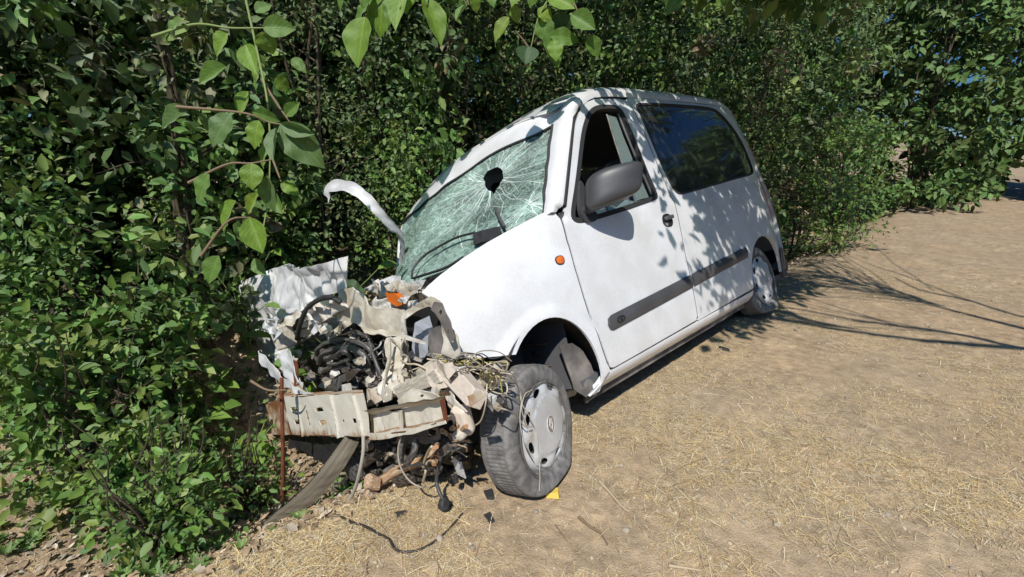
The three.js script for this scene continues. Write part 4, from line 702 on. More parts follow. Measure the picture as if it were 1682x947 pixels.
  tw([onX(822, 612, -0.36), onX(838, 614, -0.36), onWheel(852, 640), onWheel(858, 664), onWheel(870, 684), onWheel(880, 706), onWheel(884, 740), onWheel(888, 758)], 0.0022, M.wires[1]);
  tw([onX(826, 604, -0.36), onWheel(856, 650), onWheel(854, 690), onWheel(860, 722), onWheel(876, 752)], 0.0019, M.wires[4]);
  tw([onX(812, 668, -0.40), onX(830, 672, -0.40), onWheel(852, 686), onWheel(862, 700), onWheel(874, 700)], 0.0024, M.wires[0]);
  tw([onX(800, 630, -0.42), onX(798, 660, -0.44), onX(790, 690, -0.42), onX(778, 700, -0.40)], 0.0028, M.wires[1]);
  tw([onWheel(874, 640), onWheel(862, 648), onWheel(857, 672), onWheel(866, 700), onWheel(872, 726)], 0.0019, M.wires[6]);
  const strEnd = onWheel(886, 806); tw([onWheel(886, 760), onWheel(887, 785), strEnd], 0.0016, M.wires[1]);
}
{ // windscreen wipers and scuttle
  const sc = (X, Y, d = 0.02) => { const [u, v] = onScreen(X, Y); return screenAt(u, v).add(V3(-d, d * 0.7, 0)); };
  part('wiper_blade', tube([sc(686, 462, 0.03), sc(690, 447, 0.035), sc(705, 428, 0.035), sc(730, 410, 0.03), sc(760, 395, 0.03), sc(790, 387, 0.03)], 0.006, 40, 7), M.blackPlastic, van);
  part('wiper_arm', tube([sc(688, 464, 0.03), sc(705, 462, 0.02), sc(735, 448, 0.015), sc(765, 424, 0.012)], 0.007, 30, 7), M.blackPlastic, van);
  part('wiper_arm', tube([sc(820, 345, 0.02), sc(828, 362, 0.025), sc(838, 378, 0.03)], 0.008, 16, 7), M.greyPlastic, van);
  const a = sc(790, 388, 0.035), b = sc(832, 378, 0.03);
  part('scuttle_grille', patch((u, v) => a.clone().lerp(b, u).add(V3(-0.02 * v, -0.06 * v + 0.004 * fbm(u * 6, v * 3), 0)), 40, 6, 0.01), M.blackPlastic, van);
}

{ // dark mass under the engine
  lump('subframe_beam', [590, 745, -0.26], [0.22, 0.10, 0.95], [0.02, 0.05, 0.05], M.engine, van, { crumple: 0.03, freq: 6, detail: 8 });
  lump('suspension_arm', [730, 752, -0.20], [0.30, 0.06, 0.22], [0.1, 0.4, 0.1], M.engine, van, { crumple: 0.02, freq: 8 });
}

{ // torn scraps, pipes and cables that fill the engine bay and hang below it
  const bits = [M.cream, M.paintOld, M.alloy, M.cream, M.dusty, M.engine, M.alloy, M.paintOld];
  const scrap = (X, Y, s, m, size) => { const n = 5 + Math.floor(rnd() * 4), tw = R(0, 6.28), st = R(0.25, 1); plate('torn_scrap', Array.from({ length: n }, (_, i) => { const a = i / n * 6.283, r = size * R(0.45, 1), x = Math.cos(a) * r, y = Math.sin(a) * r * st; return [X + x * Math.cos(tw) - y * Math.sin(tw), Y + x * Math.sin(tw) + y * Math.cos(tw)]; }), [s, R(-0.3, 0.3), 0].map((q, i) => i ? 0 : q), 0.004, m, van, { crumple: 0.02, freq: 14, L: 0.012 }); };
  for (let k = 0; k < 46; k++) scrap(R(486, 632), R(520, 652), R(-0.40, -0.24), bits[k % 8], R(6, 17));
  for (let k = 0; k < 9; k++) scrap(R(690, 760), R(612, 660), R(-0.44, -0.30), [M.cream, M.paintOld, M.dusty, M.pink, M.blackPlastic][k % 5], R(6, 14));
  for (let k = 0; k < 34; k++) scrap(R(560, 770), R(716, 792), R(-0.50, -0.30), [M.engine, M.dusty, M.engine, M.alloy, M.hose][k % 5], R(7, 20));
  for (let k = 0; k < 12; k++) scrap(R(440, 510), R(500, 590), R(-0.46, -0.36), [M.paintTorn, M.cream, M.paintTorn, M.dusty][k % 4], R(5, 13));
  for (let k = 0; k < 16; k++) scrap(R(500, 560), R(490, 548), R(-0.42, -0.34), [M.paintOld, M.cream, M.paintTorn][k % 3], R(6, 15));
  for (let k = 0; k < 14; k++) scrap(R(596, 690), R(462, 512), R(-0.36, -0.14), [M.paintOld, M.cream, M.paintTorn][k % 3], R(6, 16));
  const strand = (x0, x1, y0, y1, s0, s1, len, r0, r1, mats) => { const a = [R(x0, x1), R(y0, y1), R(s0, s1)], t = R(0, 6.28), p = []; for (let i = 0; i < 5; i++) { const q = i / 4; p.push(onX(a[0] + Math.cos(t) * len * q + R(-8, 8), a[1] + Math.sin(t) * len * q * 0.7 + R(-6, 6) + 10 * q * q, a[2] + R(-0.03, 0.03))); } part('torn_cable', tube(p, R(r0, r1), 26, 6), mats[Math.floor(rnd() * mats.length)], van); };
  for (let k = 0; k < 30; k++) strand(490, 620, 530, 640, -0.40, -0.28, R(30, 80), 0.0015, 0.005, [M.hose, M.wires[5], M.wires[2], M.engine, M.hose, M.wires[4]]);
  for (let k = 0; k < 30; k++) strand(560, 760, 700, 780, -0.52, -0.38, R(20, 70), 0.002, 0.009, [M.hose, M.wires[5], M.engine, M.rusty, M.wires[0]]);
  for (let k = 0; k < 14; k++) strand(680, 760, 590, 640, -0.46, -0.36, R(30, 80), 0.0018, 0.004, [M.wires[0], M.wires[1], M.wires[2], M.wires[6], M.wires[5]]);
}

{ // parts one can name: a crushed radiator core, a coil spring, the battery, a fan
  const a = onX(585, 640, -0.30), rad = part('radiator_core', jitter(new RoundedBoxGeometry(0.03, 0.22, 0.34, 6, 0.004).rotateY(0.25).rotateZ(0.2).translate(a.x + 0.03, a.y, a.z), 0.02, 6), M.alloy, van);
  for (let k = 0; k < 12; k++) part('radiator_fin', placed(new THREE.BoxGeometry(0.012, 0.20, 0.003), V3(a.x + 0.012 + 0.006 * Math.sin(k * 2), a.y + 0.005 * Math.sin(k), a.z - 0.15 + k * 0.027), new THREE.Euler(0.1 * Math.sin(k * 3), 0.25, 0.2)), M.dusty, rad);
  const s0 = onZ(900, 600, 0.50), coil = []; for (let i = 0; i <= 60; i++) { const t = i / 60; coil.push(V3(s0.x + 0.055 * Math.cos(t * 30), s0.y - 0.12 + 0.26 * t, s0.z + 0.055 * Math.sin(t * 30))); }
  part('coil_spring', tube(coil, 0.007, 240, 7), M.engine, van);
  lump('battery', [620, 515, -0.16], [0.17, 0.15, 0.2], [0.05, 0.3, 0.1], M.hose, van, { crumple: 0.006, freq: 5, round: 0.08 });
  can('expansion_tank', [545, 520, -0.24], 0.05, 0.10, [0.3, 0.1, 0.2], M.paintOld, van);
  can('oil_filter', [556, 640, -0.34], 0.035, 0.09, [0.1, 0.2, 1.3], M.alloy, van);
}
// ---------------------------------------------------------------- plants
const leafTex = dataTexture(128, (u, v) => { const d = Math.abs(v - 0.5), rib = Math.exp(-((d / 0.025) ** 2)), side = Math.exp(-(((((u * 7 - d * 5) % 1 + 1) % 1 - 0.5) / 0.09) ** 2)) * smooth(0, 0.05, d), n = 0.9 + 0.12 * tfbm(u, v, 8, 3), k = clamp(rib * 0.7 + side * 0.28); return [lerp(0.72, 0.98, k) * n, lerp(0.80, 1.0, k) * n, lerp(0.66, 0.9, k) * n]; }, true);
const leafBump = dataTexture(128, (u, v) => { const d = Math.abs(v - 0.5), s = Math.exp(-(((((u * 7 - d * 5) % 1 + 1) % 1 - 0.5) / 0.12) ** 2)), k = 0.6 - 0.3 * s - 0.4 * Math.exp(-((d / 0.03) ** 2)); return [k, k, k]; });
const leafMat = (r, g, b, t = 0.42) => phy({ color: rgb(r, g, b), map: leafTex, bumpMap: leafBump, bumpScale: 0.0012, roughness: 0.62, transmission: t, thickness: 0, side: THREE.DoubleSide });
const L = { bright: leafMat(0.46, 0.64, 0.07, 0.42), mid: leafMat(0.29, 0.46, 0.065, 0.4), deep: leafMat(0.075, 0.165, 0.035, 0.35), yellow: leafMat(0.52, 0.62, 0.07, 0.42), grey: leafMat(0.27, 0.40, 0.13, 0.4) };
const leafCloud = phy({ vertexColors: true, roughness: 0.6, transmission: 0.35, thickness: 0, side: THREE.DoubleSide });
const backLeaf = std({ vertexColors: true, roughness: 0.7, side: THREE.DoubleSide });
const bark = std({ map: dataTexture(256, (u, v) => { const k = clamp(0.5 + 0.5 * nz(u * 40, v * 7, 3) + 0.3 * tfbm(u, v, 9, 2)); return [lerp(0.22, 0.45, k), lerp(0.19, 0.39, k), lerp(0.15, 0.31, k)]; }, true), roughness: 0.95, bumpMap: grain, bumpScale: 0.006 });
const twigMat = std({ color: rgb(0.20, 0.14, 0.085), roughness: 0.9 });
const greenStem = std({ color: rgb(0.20, 0.26, 0.08), roughness: 0.7 });

const lit = [];                                                     // places that the photograph shows in full sun: the crowns leave gaps there
for (const [X, Y, z, r] of [[585, 70, 2.3, 0.35], [630, 30, 2.3, 0.3], [700, 40, 2.3, 0.3], [900, 60, 2.3, 0.3], [950, 50, 2.3, 0.3], [850, 50, 2.3, 0.25], [440, 60, 1.65, 0.3], [490, 240, 1.65, 0.35], [420, 290, 1.65, 0.3], [420, 390, 1.65, 0.3], [500, 220, 3.9, 0.5], [570, 240, 4.0, 0.4], [610, 360, 3.8, 0.5], [530, 380, 3.6, 0.5], [725, 240, 4.4, 0.35], [660, 250, 4.2, 0.3], [460, 160, 3.8, 0.4], [500, 460, 2.9, 0.5], [540, 440, 3.2, 0.4]]) lit.push([atDepth(X, Y, z), r]);
const shadesLit = (q) => lit.some(([k, r]) => { const d = q.clone().sub(k), t = d.dot(SUN); return t > 0.1 && d.addScaledVector(SUN, -t).length() < r + 0.12; });
class Cloud {                                                       // many small leaves in one mesh: six points, four triangles each
  constructor() { this.pos = []; this.col = []; this.idx = []; this.nor = []; }
  leaf(p, dir, nrm, len, wid, c) {
    const s = dir.clone().cross(nrm).normalize(), n = s.clone().cross(dir).normalize(), k = this.pos.length / 3, f = len * 0.10;
    for (const [a, b, h] of [[0, 0, 0], [0.32, 0.5, 1], [0.72, 0.36, 0.8], [1, 0, -0.9], [0.72, -0.36, 0.8], [0.32, -0.5, 1]]) {
      this.pos.push(p.x + dir.x * a * len + s.x * b * wid + n.x * h * f, p.y + dir.y * a * len + s.y * b * wid + n.y * h * f, p.z + dir.z * a * len + s.z * b * wid + n.z * h * f);
      const q = n.clone().addScaledVector(s, -b * 0.7).normalize(); this.nor.push(q.x, q.y, q.z); this.col.push(...c);
    }
    this.idx.push(k, k + 1, k + 5, k + 1, k + 2, k + 5, k + 2, k + 4, k + 5, k + 2, k + 3, k + 4);
  }
  build() { return geo(this.pos, this.idx, this.nor, null, this.col); }
}
const dirR = () => V3(gauss(), gauss(), gauss()).normalize();
function clump(cloud, c, r, n, len, tone, lean = V3(0, 0, 0)) {     // a spray of leaves round a point; none where there is a gap
  if (!c) return;  // of leaves round a point
  for (let i = 0; i < n; i++) {
    const d = dirR(), p = c.clone().addScaledVector(d, r * Math.cbrt(rnd())), dir = d.clone().multiplyScalar(0.7).add(dirR().multiplyScalar(0.7)).add(lean).add(V3(0, -0.15, 0)).normalize(), l = len * R(0.5, 1.45), t = R(0.75, 1.3);
    cloud.leaf(p, dir, dirR().add(V3(0, 0.8, 0.25)).normalize(), l, l * R(0.42, 0.6), [tone[0] * t * R(0.85, 1.15), tone[1] * t, tone[2] * t * R(0.8, 1.2)]);
  }
}
function limb(points, r0, r1, sides = 7) { return tube(points, (t) => lerp(r0, r1, Math.pow(t, 0.8)), Math.max(10, points.length * 5), sides); }
const wander = (a, b, n, amp) => Array.from({ length: n + 1 }, (_, i) => a.clone().lerp(b, i / n).add(i && i < n ? V3(gauss(), gauss() * 0.6, gauss()).multiplyScalar(amp) : V3(0, 0, 0)));
const ditchPoint = (s, a) => { const p = VAN_AT.clone().addScaledVector(HX, s).addScaledVector(HZ, a); p.y = groundY(p.x, p.z); return p; };   // s along the van, a across it

function shrub(name, label, category, at, h, r, tones, clumps, len, group, perClump = 46, material = leafCloud) {
  const o = thing(name, label, category, at, group), parts = [], ends = [];
  for (let k = 0; k < 5; k++) { const a = R(0, 6.28), e = V3(Math.cos(a) * r * R(0.2, 0.7), h * R(0.55, 0.95), Math.sin(a) * r * R(0.2, 0.7)); parts.push(limb(wander(V3(Math.cos(a) * 0.05, -0.1, Math.sin(a) * 0.05), e, 5, 0.08), R(0.016, 0.032), 0.005)); ends.push(e); }
  for (let k = 0; k < 26; k++) { const e = ends[k % 5], s = e.clone().multiplyScalar(R(0.15, 0.95)), a = R(0, 6.28); parts.push(limb(wander(s, s.clone().add(V3(Math.cos(a) * r * R(0.4, 0.9), R(-0.1, 0.5), Math.sin(a) * r * R(0.4, 0.9))), 3, 0.05), 0.007, 0.002, 4)); }
  part('trunk', mergeGeometries(parts), bark, o);
  const c = new Cloud();
  for (let k = 0; k < clumps; k++) {
    const y = h * Math.pow(rnd(), 0.85), w = r * (0.55 + 0.5 * Math.sin(Math.PI * clamp(0.12 + 0.8 * y / h))) * (0.86 + 0.3 * nz(y * 2, k * 0.01)), a = R(0, 6.28), q = Math.pow(rnd(), 0.45);
    clump(c, V3(Math.cos(a) * w * q, y + 0.04, Math.sin(a) * w * q), R(0.09, 0.20), Math.round(perClump * R(0.5, 1.3)), len, tones[Math.floor(rnd() * tones.length)]);
  }
  part('crown', c.build(), material, o);
  return o;
}
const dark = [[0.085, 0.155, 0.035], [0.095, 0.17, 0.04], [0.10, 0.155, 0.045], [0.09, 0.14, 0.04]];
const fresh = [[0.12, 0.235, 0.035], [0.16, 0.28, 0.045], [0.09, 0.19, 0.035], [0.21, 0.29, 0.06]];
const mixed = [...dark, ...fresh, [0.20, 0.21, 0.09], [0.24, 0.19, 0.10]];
// the hedge along the ditch, two deep
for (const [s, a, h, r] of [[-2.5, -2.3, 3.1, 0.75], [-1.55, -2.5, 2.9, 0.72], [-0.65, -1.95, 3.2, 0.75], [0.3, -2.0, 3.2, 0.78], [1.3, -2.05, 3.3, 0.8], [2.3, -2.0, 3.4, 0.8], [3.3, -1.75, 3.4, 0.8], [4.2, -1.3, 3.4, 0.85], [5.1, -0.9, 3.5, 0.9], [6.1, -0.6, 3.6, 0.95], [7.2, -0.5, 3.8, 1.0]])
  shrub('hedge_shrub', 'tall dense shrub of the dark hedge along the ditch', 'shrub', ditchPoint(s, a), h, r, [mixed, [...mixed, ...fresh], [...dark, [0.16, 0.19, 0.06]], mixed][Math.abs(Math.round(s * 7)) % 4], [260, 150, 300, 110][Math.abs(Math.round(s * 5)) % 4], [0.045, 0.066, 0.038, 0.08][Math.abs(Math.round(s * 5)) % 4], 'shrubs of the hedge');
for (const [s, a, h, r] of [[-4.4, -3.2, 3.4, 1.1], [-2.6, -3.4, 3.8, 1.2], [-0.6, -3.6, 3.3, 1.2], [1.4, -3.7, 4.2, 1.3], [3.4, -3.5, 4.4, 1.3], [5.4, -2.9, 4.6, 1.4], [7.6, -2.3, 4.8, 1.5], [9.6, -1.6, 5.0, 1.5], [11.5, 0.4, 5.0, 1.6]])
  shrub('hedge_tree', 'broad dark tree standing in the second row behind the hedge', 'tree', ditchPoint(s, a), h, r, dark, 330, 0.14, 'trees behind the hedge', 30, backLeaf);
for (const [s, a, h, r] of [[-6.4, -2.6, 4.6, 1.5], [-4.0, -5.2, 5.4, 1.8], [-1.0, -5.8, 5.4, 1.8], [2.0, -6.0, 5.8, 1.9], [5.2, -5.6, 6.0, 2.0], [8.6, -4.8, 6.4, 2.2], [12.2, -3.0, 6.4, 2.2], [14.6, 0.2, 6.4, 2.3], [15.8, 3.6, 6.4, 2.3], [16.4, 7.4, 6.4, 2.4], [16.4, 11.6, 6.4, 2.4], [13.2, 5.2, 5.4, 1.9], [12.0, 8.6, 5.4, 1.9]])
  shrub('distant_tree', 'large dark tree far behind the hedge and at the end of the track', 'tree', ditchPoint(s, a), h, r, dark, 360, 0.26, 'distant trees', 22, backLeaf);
// trees across the track, behind the photographer, that the side windows mirror
for (const [x, z, h, r] of [[-3.2, 7.0, 4.2, 1.7], [0.4, 7.8, 4.4, 1.8], [3.8, 7.4, 4.4, 1.8], [7.6, 5.0, 4.6, 1.8]])
  shrub('trackside_tree', 'leafy tree across the track from the white van', 'tree', V3(x, groundY(x, z), z), h, r, fresh, 240, 0.24, 'trees across the track', 22, backLeaf);
// brighter bushes in front of it, where the sun gets in
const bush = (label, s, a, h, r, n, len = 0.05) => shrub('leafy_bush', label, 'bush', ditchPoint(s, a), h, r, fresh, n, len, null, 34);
bush('fresh green bush beside the curved white strip of the van', -0.20, -1.98, 1.5, 0.36, 80);
bush('fresh green bush rising behind the crumpled white wing', -0.58, -2.05, 1.35, 0.32, 70);
bush('slim light green bush behind the shattered windscreen', 0.75, -1.55, 1.75, 0.34, 70);
bush('low green bush at the left foot of the bumper beam', -0.86, -0.66, 0.24, 0.13, 14, 0.035);
bush('round green bush on the ditch bank away from the van', -1.45, -1.75, 1.1, 0.42, 80);
bush('broad green bush on the bare bank left of the rusty rod', -1.22, -0.92, 0.5, 0.25, 40, 0.055);
bush('spreading green bush at the foot of the hedge left of the crumpled wing', -0.98, -1.50, 0.95, 0.32, 60, 0.07);
bush('large-leaved elder bush between hedge and curved white strip', -0.02, -2.05, 1.75, 0.36, 50, 0.095);
bush('large-leaved elder bush in front of the hedge above the crumpled wing', -0.42, -2.15, 1.6, 0.32, 46, 0.085);
bush('low bush on the open verge in front of the wreck', -1.22, -0.42, 0.32, 0.22, 30, 0.045);
bush('ragged bush at the end of the ditch in front of the wreck', -1.38, -1.22, 0.95, 0.38, 70, 0.06);
bush('leafy green bush past the rear bumper of the van', 4.15, -0.35, 1.2, 0.55, 90);
bush('tall green bush on the verge behind the van', 5.9, 0.35, 1.5, 0.7, 120);

// large leaves built one by one
function leafGeometry(fold, curl, wave) {
  const prof = table([0, 0.08, 0.25, 0.45, 0.7, 0.9, 1], [0.03, 0.24, 0.45, 0.5, 0.37, 0.13, 0.0]);
  return patch((u, v) => { const w = prof(u) * 2 * (v - 0.5), d = Math.abs(w); return V3(u, -curl * u * u + fold * d + wave * Math.sin(u * 17) * d, w); }, 14, 6);
}
const leafShapes = [leafGeometry(0.30, 0.10, 0.04), leafGeometry(0.18, 0.22, 0.07), leafGeometry(0.42, -0.05, 0.03)];
function bigLeaf(parent, base, tip, width, material, facing, k = 0, name = 'leaf') {
  const x = tip.clone().sub(base), len = x.length(); x.normalize();
  const y = facing.clone().addScaledVector(x, -facing.dot(x)).normalize(), z = x.clone().cross(y);
  const m = shade(new THREE.Mesh(leafShapes[k % 3], material)); m.name = name;
  m.applyMatrix4(new THREE.Matrix4().makeBasis(x.multiplyScalar(len), y.multiplyScalar(len), z.multiplyScalar(width)).setPosition(base.clone().sub(parent.position)));
  parent.add(m); return m;
}
const toCam = lensDir(0, -0.3, -1);
function spray(name, label, category, z, leaves, twigs, group) {     // leaves: [base x, base y, tip x, tip y, width in pixels, material, turn]
  const o = thing(name, label, category, atDepth(twigs[0][0][0], twigs[0][0][1], z), group);
  twigs.forEach((t, i) => part('twig', tube(t.map(([X, Y], k) => atDepth(X, Y, z + 0.02 * Math.sin(k * 2 + i)).sub(o.position)), (q) => lerp(0.0055, 0.0025, q), 20, 6), i ? twigMat : greenStem, o));
  leaves.forEach(([bx, by, tx, ty, w, m, turn = 0], i) => {
    const dz = 0.05 * Math.sin(i * 2.3), b = atDepth(bx, by, z + dz * 0.4), t = atDepth(tx, ty, z + dz + 0.02), f = toCam.clone().applyAxisAngle(t.clone().sub(b).normalize(), turn + 0.3 * Math.sin(i * 1.7));
    bigLeaf(o, b, t, 1.28 * w / FOCAL * z / Math.max(0.45, Math.cos(turn)), L[m], f, i);
  });
  return o;
}
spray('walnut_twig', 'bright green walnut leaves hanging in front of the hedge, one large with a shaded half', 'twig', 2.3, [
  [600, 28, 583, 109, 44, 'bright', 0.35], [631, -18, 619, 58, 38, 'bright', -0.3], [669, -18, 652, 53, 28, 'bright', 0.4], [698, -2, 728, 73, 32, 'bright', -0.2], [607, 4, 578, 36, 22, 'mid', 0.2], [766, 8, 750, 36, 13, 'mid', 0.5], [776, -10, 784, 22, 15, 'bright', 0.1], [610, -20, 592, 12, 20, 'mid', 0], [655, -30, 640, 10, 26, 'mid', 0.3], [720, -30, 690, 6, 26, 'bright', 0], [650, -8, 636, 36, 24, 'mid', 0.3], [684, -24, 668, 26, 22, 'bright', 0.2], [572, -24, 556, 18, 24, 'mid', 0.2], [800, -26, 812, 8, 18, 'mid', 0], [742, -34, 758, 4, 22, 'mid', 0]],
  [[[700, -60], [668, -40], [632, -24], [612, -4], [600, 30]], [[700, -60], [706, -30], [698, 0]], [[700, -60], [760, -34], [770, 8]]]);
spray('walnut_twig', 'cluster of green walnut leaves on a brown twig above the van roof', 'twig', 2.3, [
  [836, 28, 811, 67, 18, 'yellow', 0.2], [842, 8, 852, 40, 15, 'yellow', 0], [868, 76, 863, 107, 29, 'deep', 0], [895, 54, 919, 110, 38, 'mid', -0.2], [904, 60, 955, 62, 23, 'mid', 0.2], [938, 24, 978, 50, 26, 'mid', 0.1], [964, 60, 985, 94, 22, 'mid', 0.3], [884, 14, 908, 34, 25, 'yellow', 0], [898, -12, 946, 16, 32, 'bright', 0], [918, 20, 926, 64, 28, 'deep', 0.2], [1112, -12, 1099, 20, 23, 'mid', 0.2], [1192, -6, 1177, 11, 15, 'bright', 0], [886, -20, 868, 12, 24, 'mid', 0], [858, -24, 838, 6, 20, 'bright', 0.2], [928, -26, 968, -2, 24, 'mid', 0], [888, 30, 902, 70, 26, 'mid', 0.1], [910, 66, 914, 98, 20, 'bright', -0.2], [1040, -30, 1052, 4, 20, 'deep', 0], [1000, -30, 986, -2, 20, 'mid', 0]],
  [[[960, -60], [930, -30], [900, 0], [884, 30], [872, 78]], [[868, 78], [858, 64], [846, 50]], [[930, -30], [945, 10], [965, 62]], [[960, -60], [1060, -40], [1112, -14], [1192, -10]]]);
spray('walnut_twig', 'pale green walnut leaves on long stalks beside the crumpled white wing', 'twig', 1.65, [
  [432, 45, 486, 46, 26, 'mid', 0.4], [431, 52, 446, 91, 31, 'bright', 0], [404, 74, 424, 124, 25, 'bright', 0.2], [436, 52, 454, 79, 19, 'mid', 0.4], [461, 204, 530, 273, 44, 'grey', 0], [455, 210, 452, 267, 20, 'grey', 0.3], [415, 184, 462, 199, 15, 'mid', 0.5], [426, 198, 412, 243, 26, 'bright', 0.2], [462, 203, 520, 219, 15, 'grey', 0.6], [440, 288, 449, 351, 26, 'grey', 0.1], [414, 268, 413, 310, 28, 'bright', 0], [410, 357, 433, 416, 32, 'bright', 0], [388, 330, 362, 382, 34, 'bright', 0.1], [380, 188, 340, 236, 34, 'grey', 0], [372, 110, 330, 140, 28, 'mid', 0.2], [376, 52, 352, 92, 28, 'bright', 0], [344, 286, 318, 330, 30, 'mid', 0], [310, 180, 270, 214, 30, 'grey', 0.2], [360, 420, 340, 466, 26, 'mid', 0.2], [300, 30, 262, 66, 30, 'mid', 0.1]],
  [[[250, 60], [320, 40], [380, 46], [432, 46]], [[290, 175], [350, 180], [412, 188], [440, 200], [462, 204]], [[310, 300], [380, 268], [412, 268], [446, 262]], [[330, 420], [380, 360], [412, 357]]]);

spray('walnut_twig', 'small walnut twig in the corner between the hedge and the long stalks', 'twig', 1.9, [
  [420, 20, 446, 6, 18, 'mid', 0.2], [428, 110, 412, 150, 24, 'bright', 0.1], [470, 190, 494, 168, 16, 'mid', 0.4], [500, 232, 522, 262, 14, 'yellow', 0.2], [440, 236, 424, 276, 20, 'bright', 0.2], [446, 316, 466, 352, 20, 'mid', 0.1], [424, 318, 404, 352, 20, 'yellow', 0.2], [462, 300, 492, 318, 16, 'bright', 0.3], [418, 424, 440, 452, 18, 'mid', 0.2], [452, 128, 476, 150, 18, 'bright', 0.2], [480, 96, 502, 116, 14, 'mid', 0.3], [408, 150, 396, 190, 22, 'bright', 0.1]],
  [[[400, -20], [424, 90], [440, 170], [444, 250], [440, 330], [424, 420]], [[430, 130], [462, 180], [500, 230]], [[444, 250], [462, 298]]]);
// broad-leaved weeds in the ditch
function weed(label, at, n, h, size, mats) {
  const o = thing('broad_leaved_weed', label, 'weed', at);
  for (let k = 0; k < n; k++) {
    const a = R(0, 6.28), r = h * R(0.15, 0.55), y = h * R(0.35, 1), e = V3(Math.cos(a) * r, y, Math.sin(a) * r);
    part('stem', tube([V3(0, -0.05, 0), V3(e.x * 0.3, y * 0.6, e.z * 0.3), e], 0.003, 10, 4), greenStem, o);
    const d = V3(Math.cos(a + R(-0.6, 0.6)), R(-0.5, 0.3), Math.sin(a + R(-0.6, 0.6))).normalize(), l = size * R(0.7, 1.3);
    bigLeaf(o, e.clone().add(at), e.clone().add(at).addScaledVector(d, l), l * R(0.42, 0.6), L[mats[k % mats.length]], V3(R(-0.3, 0.3), 1, R(0, 0.6)), k);
  }
}
weed('broad-leaved weed under the curved white strip of the van', ditchPoint(0.02, -1.62), 22, 0.85, 0.16, ['mid', 'deep', 'bright']);
weed('broad-leaved weed between crumpled white wing and hedge', ditchPoint(-0.42, -1.85), 22, 0.85, 0.15, ['mid', 'deep', 'bright']);
weed('broad-leaved weed at the far corner of the windscreen', ditchPoint(0.05, -1.05), 18, 0.9, 0.15, ['deep', 'mid']);
weed('small light green weed growing up inside the wrecked engine bay', toV(V3(0, 0, 0)) && onX(522, 628, -0.30).applyMatrix4(VAN).add(V3(0, -0.13, 0)), 16, 0.16, 0.07, ['bright', 'yellow', 'mid']);
weed('small green weed beside the rusty rod', onGround(424, 760), 14, 0.24, 0.08, ['bright', 'mid']);
weed('broad-leaved weed standing between rusty rod and bank', onGround(392, 790), 16, 0.30, 0.09, ['bright', 'mid', 'yellow']);
weed('tall broad-leaved weed among the litter of the bank', onGround(330, 720), 18, 0.42, 0.12, ['mid', 'bright']);
weed('spindly weed among dry brushwood', onGround(250, 800), 14, 0.30, 0.10, ['mid', 'bright']);
weed('broad-leaved weed on the bank left of the wreck', ditchPoint(-1.2, -1.05), 18, 0.4, 0.12, ['mid', 'bright', 'deep']);

// the walnut tree that overhangs the track: its trunk stands out of the picture, its leaves shade the rear of the van
{
  const at = V3(4.3, groundY(4.3, 0.4), 0.4), o = thing('walnut_tree', 'walnut tree leaning over the track, its leaf shadows on the van', 'tree', at), c = new Cloud(), tips = [];
  const put = (P, y) => { const q = P.clone().addScaledVector(SUN, (y - P.y) / SUN.y), gap = shadesLit(q); if (gap) return null; tips.push(q.sub(at)); return q; };
  const tone = [[0.12, 0.22, 0.04], [0.10, 0.19, 0.04], [0.14, 0.25, 0.05]];
  for (let k = 0; k < 560; k++) {                                    // sprays over the van's rear half
    const s = 1.32 + 2.6 * rnd(), v = R(0.15, 1.9); if (s < 1.75 + 0.3 * nz(v * 3, 1) && rnd() < 0.75) continue;
    if (v < 0.75 && s < 1.9 && rnd() < 0.6) continue;
    clump(c, put(V3(s, v, 0.72).applyMatrix4(VAN), R(2.3, 2.75)), 0.17, 9, 0.10, tone[k % 3], V3(0, -0.3, 0));
  }
  for (let k = 0; k < 130; k++) clump(c, put(V3(R(1.15, 3.2), 1.82, R(-0.5, 0.66)).applyMatrix4(VAN), R(2.4, 2.8)), 0.16, 8, 0.10, tone[k % 3], V3(0, -0.3, 0));
  for (let k = 0; k < 44; k++) clump(c, put(V3(R(0.62, 1.5), R(1.5, 1.75), R(-0.75, 0.55)).applyMatrix4(VAN), R(2.5, 2.9)), 0.12, 4, 0.10, tone[k % 3], V3(0, -0.3, 0));
  for (let k = 0; k < 240; k++) clump(c, put(ditchPoint(R(2.2, 8), R(-1.4, 0.6)).add(V3(0, R(0, 2.6), 0)), R(3.3, 4.6)), 0.24, 12, 0.12, tone[k % 3], V3(0, -0.3, 0));
  const wood = [limb(wander(V3(0, -0.1, 0), V3(-0.5, 3.0, -0.6), 5, 0.04), 0.17, 0.10, 12)];
  const fork = V3(-0.5, 3.0, -0.6);
  const main = [[-2.4, 3.3, -1.6], [-1.6, 3.6, -2.6], [-3.6, 3.2, -1.9], [-0.9, 3.7, -2.2]].map((e) => V3(...e));
  for (const e of main) wood.push(limb(wander(fork, e, 6, 0.16), 0.042, 0.010, 8));
  for (let k = 0; k < 150; k++) { const t = tips[Math.floor(rnd() * tips.length)], m = main.reduce((a, b) => a.distanceTo(t) < b.distanceTo(t) ? a : b), st = fork.clone().lerp(m, R(0.5, 1)); wood.push(limb(wander(st, t, 3, 0.05), 0.009, 0.003, 4)); }
  part('trunk', mergeGeometries(wood), bark, o);
  part('crown', c.build(), leafCloud, o);
}
